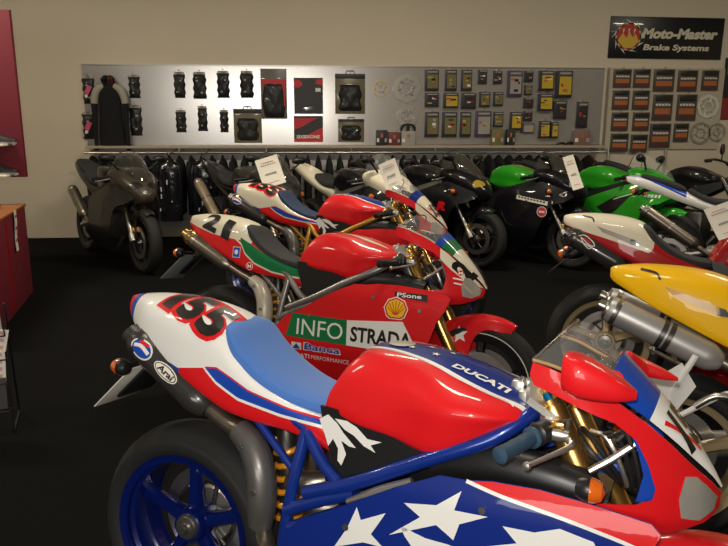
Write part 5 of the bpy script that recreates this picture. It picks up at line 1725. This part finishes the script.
# ------------------------------------------------------------------ tan board with brake parts
x0, _ = pw(606, 100); x1, _ = pw(721, 100)
zb0 = pw(640, 149)[1]; zt0 = pw(640, 68)[1]
mb = MB(); mb.box(((x0 + x1) / 2, WY - .013, (zb0 + zt0) / 2), (x1 - x0, .022, zt0 - zb0), TANB)
o = mb.build('pegboard', smooth=False); tag(o, 'tan board on the wall covered with brake pad packs', 'panel')
mb = MB(); mb.box((x0, WY - .020, (zb0 + zt0) / 2), (.018, .034, zt0 - zb0), SILV)
child('edge_strip', mb, o)
for px in (604, 660):
    mb = MB()
    X, _ = pw(px, 200)
    mb.tube([(X, WY - .02, zb0), (X, WY - .02, .0)], .014, SILV, 8)
    child('upright', mb, o)
rows = [('top', [(612, 69, 630, 88), (632, 69, 649, 88), (652, 69, 673, 92), (676, 70, 696, 92), (700, 70, 717, 91)]),
        ('second', [(611, 90, 628, 110), (631, 90, 648, 110), (651, 94, 671, 121), (675, 94, 695, 121)]),
        ('third', [(610, 112, 627, 131), (631, 112, 648, 131), (648, 123, 669, 148), (672, 123, 687, 142)]),
        ('bottom', [(609, 133, 627, 152), (629, 134, 646, 153)])]
for rn, L in rows:
    for k, q in enumerate(L):
        packet('brake_pad_pack', q, 'pads', 'dark brake pad pack with orange label on the tan board, %s row, %s from left' % (rn, ORD[k]), 'pack', 'brake pad packs on the tan board', q[0] + q[1])
ring((697, 95, 716, 118), mat('white_ring', (.75, .74, .68), .35, .3), 'bright white wavy brake disc on the tan board', wave=.03, inner=.74)
ring((690, 122, 708, 144), DULR, 'faint dull brake disc, lower one on the tan board', wave=.02, inner=.8)
ring((709, 123, 722, 141), DULR, 'faint dull ring at the right end of the tan board', inner=.85, spokes=4)
X, Z, w, h = rect((722, 58, 750, 120))
root = empty('poster', (X, WY - .004, Z)); tag(root, 'dark poster with red lower part, cut by the right edge of the picture', 'poster')
b = MB(); b.box((0, -.003, 0), (w, .006, h), DKC); child('sheet', b, root)
b = MB(); b.box((0, -.007, -h * .32), (w, .003, h * .34), mat('muted_red_print', (.25, .03, .03), .5)); b.box((0, -.007, h * .30), (w * .8, .003, h * .15), OLIVE); child('print', b, root)
# banner
A, B_, C_, D_ = pw(610, 15), pw(724, 19.5), pw(720, 61), pw(608, 57)
w = (B_[0] - A[0] + C_[0] - D_[0]) / 2; h = ((A[1] - D_[1]) + (B_[1] - C_[1])) / 2
cx = (A[0] + B_[0] + C_[0] + D_[0]) / 4; cz = (A[1] + B_[1] + C_[1] + D_[1]) / 4
root = empty('banner', (cx, WY - .01, cz), (0, .4 * D2R, 0)); tag(root, 'black wall banner reading Moto-Master Brake Systems', 'banner')
b = MB(); b.box((0, 0, 0), (w, .012, h), mat('black_banner_vinyl', (.008, .009, .012), .35, 0, .3, .2, 6, .1), bev=.002); child('sheet', b, root)
b = MB()
LET = mat('cream_lettering', (.62, .58, .45), .5)
fy = -.0075
def bput(flat, m, y=fy):
    vs, fs = flat
    b.add([(x, y, z) for x, z in vs], fs, m)
bput(text('Moto-Master', -w * .22, -h * .02, w * .66, h * .25, .22, .05), LET)
bput(text('Brake Systems', -w * .20, -h * .34, w * .58, h * .19, .18, .035), LET)
child('lettering', b, root)
b = MB()
ex, ez, R_ = -w * .335, -h * .0 + .01, h * .34
for k in range(9):
    a = k * 2 * math.pi / 9
    p = lambda r, t: (ex + r * math.cos(a + t), ez + r * math.sin(a + t))
    bput(pg([p(R_ * .92, -.30), p(R_ * 1.02, 0), p(R_ * 1.28, .42), p(R_ * 1.02, .22), p(R_ * .92, .32)]), LET)
bput(disk(ex, ez, R_ * .97, R_ * .97, 36), LET)
bput(disk(ex, ez, R_ * .88, R_ * .88, 36), mat('sign_red', (.45, .03, .02), .5), fy - .001)
bput(pg([(ex - .8 * R_, ez - .30 * R_), (ex - .45 * R_, ez + .25 * R_), (ex - .15 * R_, ez - .1 * R_), (ex + .05 * R_, ez + .35 * R_), (ex + .3 * R_, ez - .05 * R_), (ex + .55 * R_, ez + .2 * R_), (ex + .8 * R_, ez - .35 * R_), (ex + .3 * R_, ez - .80 * R_), (ex - .3 * R_, ez - .80 * R_)]),
     mat('sign_yellow', (.60, .42, .04), .5), fy - .002)
for dx in (-.42, 0, .42):
    bput(pg([(ex + dx * R_ - .06 * R_, ez + .55 * R_), (ex + dx * R_ + .10 * R_, ez + .55 * R_), (ex + dx * R_ - .02 * R_, ez + .12 * R_)]), LET, fy - .003)
child('emblem', b, root)
# ------------------------------------------------------------------ red display units at the left
REDU = mat('red_laminate', (0.17, 0.012, 0.024), 0.6)
def cbox(mb, x0, x1, y0, y1, z0, z1, m, bev=0):
    M = Matrix.Rotation(YAW, 4, 'Z')
    mb.box(((x0 + x1) / 2, (y0 + y1) / 2, (z0 + z1) / 2), (x1 - x0, y1 - y0, z1 - z0), m, M, bev)
mb = MB(); cbox(mb, -4.3, -2.87, 6.06, 6.10, .985, 2.33, REDU, .003)
o = mb.build('display_board'); tag(o, 'tall red upper display board at the left edge', 'display')
mb = MB(); cbox(mb, -4.25, -3.35, 6.10, 6.13, 0, 2.30, REDU)
child('rear_post', mb, o)
for z in (1.265, 1.015):
    m2 = MB(); cbox(m2, -4.2, -2.93, 5.84, 6.06, z - .012, z + .004, PAPER, .003)
    s_ = m2.build('shelf_board'); tag(s_, 'white shoe shelf on the red display, %s one' % ('upper' if z > 1.1 else 'lower'), 'shelf', 'shoe shelves on the red display')
def shoe(p, rz, label, sc=1.0):
    root = empty('shoe', p, (0, 0, rz * D2R)); tag(root, label, 'shoe', 'dark shoes on the red display')
    b = MB()
    secs = []
    for x, w_, zt_ in ((-.13, .02, .09), (-.125, .035, .12), (-.08, .042, .125), (-.02, .042, .105), (.05, .046, .07), (.11, .044, .05), (.15, .030, .04), (.165, .008, .03)):
        secs.append([(x * sc, 0, zt_ * sc), (x * sc, w_ * .7 * sc, zt_ * .92 * sc), (x * sc, w_ * sc, zt_ * .5 * sc), (x * sc, w_ * .95 * sc, .015), (x * sc, 0, .013)])
    b.grid(loft(secs, 3, 3), DKC, closed_v=True, cap0=True, cap1=True); child('upper', b, root)
    b = MB(); b.poly([(-.13 * sc, -.035), (.08 * sc, -.046), (.15 * sc, -.03), (.165 * sc, 0), (.15 * sc, .03), (.08 * sc, .046), (-.13 * sc, .035)], .015, GRC); child('sole', b, root)
shoe(cf(-3.04, 5.95, 1.27), 5, 'dark shoe on the upper white shelf of the red display')
shoe(cf(-3.05, 5.95, 1.02), -5, 'dark shoe on the lower white shelf of the red display')
# lower red cabinet, its side running towards the viewer
P0, P1 = cf(-2.87, 5.98), cf(-2.52, 4.58)
d = (P1 - P0); L = d.length; ang = math.atan2(d.y, d.x)
root = empty('display_cabinet', (P0 + P1) / 2, (0, 0, ang)); tag(root, 'low red cabinet with a hanging white tag, under the red display', 'cabinet')
b = MB(); b.box((0, -.45, .375), (L, .90, .75), REDU, bev=.004); child('body', b, root)
b = MB(); b.box((0, -.45, .76), (L + .02, .92, .02), mat('orange_brown_top', (.30, .10, .03), .5), bev=.003); child('top_board', b, root)
b = MB(); b.box((0, .004, .40), (.016, .008, .72), DRED); child('panel_joint', b, root)
shoe(cf(-3.10, 5.75, .771), -40, 'dark boot standing on the low red cabinet', 1.35)
q = P0.lerp(P1, .30)
root2 = empty('price_strip', (q.x, q.y, .77), (0, 0, ang)); tag(root2, 'long white printed strip hanging down the side of the red cabinet', 'strip')
b = MB()
g = [[(-.04 + .006 * i, .012 + .004 * math.sin(i), -.045 * i), (.04 + .006 * i, .012 + .004 * math.sin(i), -.045 * i)] for i in range(8)]
b.grid(g, PAPER); b.grid([[(x, y + .002, z) for x, y, z in r][::-1] for r in g], PAPER)
for i in range(1, 7, 2):
    b.box((.006 * i, .020, -.045 * i), (.045, .002, .02), REDC)
child('paper', b, root2)
# leaflet rack
RK = cf(-1.87, 3.30)
root = empty('leaflet_rack', (RK.x, RK.y, 0), (0, 0, YAW + 20 * D2R)); tag(root, 'black wire leaflet rack at the left edge of the picture', 'rack')
b = MB()
for sx in (-.12, .12):
    b.tube([(sx, -.12, .005), (sx, -.10, .25), (sx, .02, .62)], .006, PLASTIC, 8)
    b.tube([(sx, .14, .005), (sx, .06, .45), (sx, .02, .62)], .006, PLASTIC, 8)
    b.tube([(sx, -.12, .008), (sx, .14, .008)], .006, PLASTIC, 8)
child('frame', b, root)
TIER = [(.13, -.115), (.26, -.085), (.37, -.05), (.48, -.02)]
for z, y in TIER:
    b = MB()
    b.tube([(-.12, y, z), (.12, y, z)], .004, PLASTIC, 6); b.tube([(-.12, y - .05, z), (.12, y - .05, z)], .004, PLASTIC, 6)
    for sx in (-.12, -.04, .04, .12):
        b.tube([(sx, y, z), (sx, y - .05, z), (sx, y - .055, z + .04)], .0035, PLASTIC, 6)
    child('tier', b, root)
names = ['lowest leaflet of the wire rack, dark with red corner', 'leaflet with pink lines in the second tier of the rack', 'tilted leaflet with pink lines in the third tier of the rack', 'tall grey-green leaflet at the top of the wire rack']
for k, (z, y) in enumerate(TIER):
    M = Matrix.Translation((RK.x, RK.y, 0)) @ Matrix.Rotation(YAW + 20 * D2R, 4, 'Z')
    p = M @ Vector((.01, y - .028, z + .008))
    b = MB(); hh = .15 if k < 3 else .19
    b.box((0, 0, hh / 2), (.20, .010, hh), [DKC, PAPER, PAPER, mat('grey_green_print', (.28, .32, .28), .5)][k], bev=.001)
    for i in range(4):
        if 0 < k < 3: b.box((.02, -.006, .03 + .035 * i), (.13, .002, .016), PINKL)
    if k == 0: b.box((-.02, -.006, .14), (.14, .002, .05), REDC)
    o = b.build('leaflet', smooth=False); o.location = p; o.rotation_euler = (-10 * D2R, [0, 3, 12, -4][k] * D2R, YAW + 20 * D2R)
    tag(o, names[k], 'leaflet', 'leaflets in the wire rack')
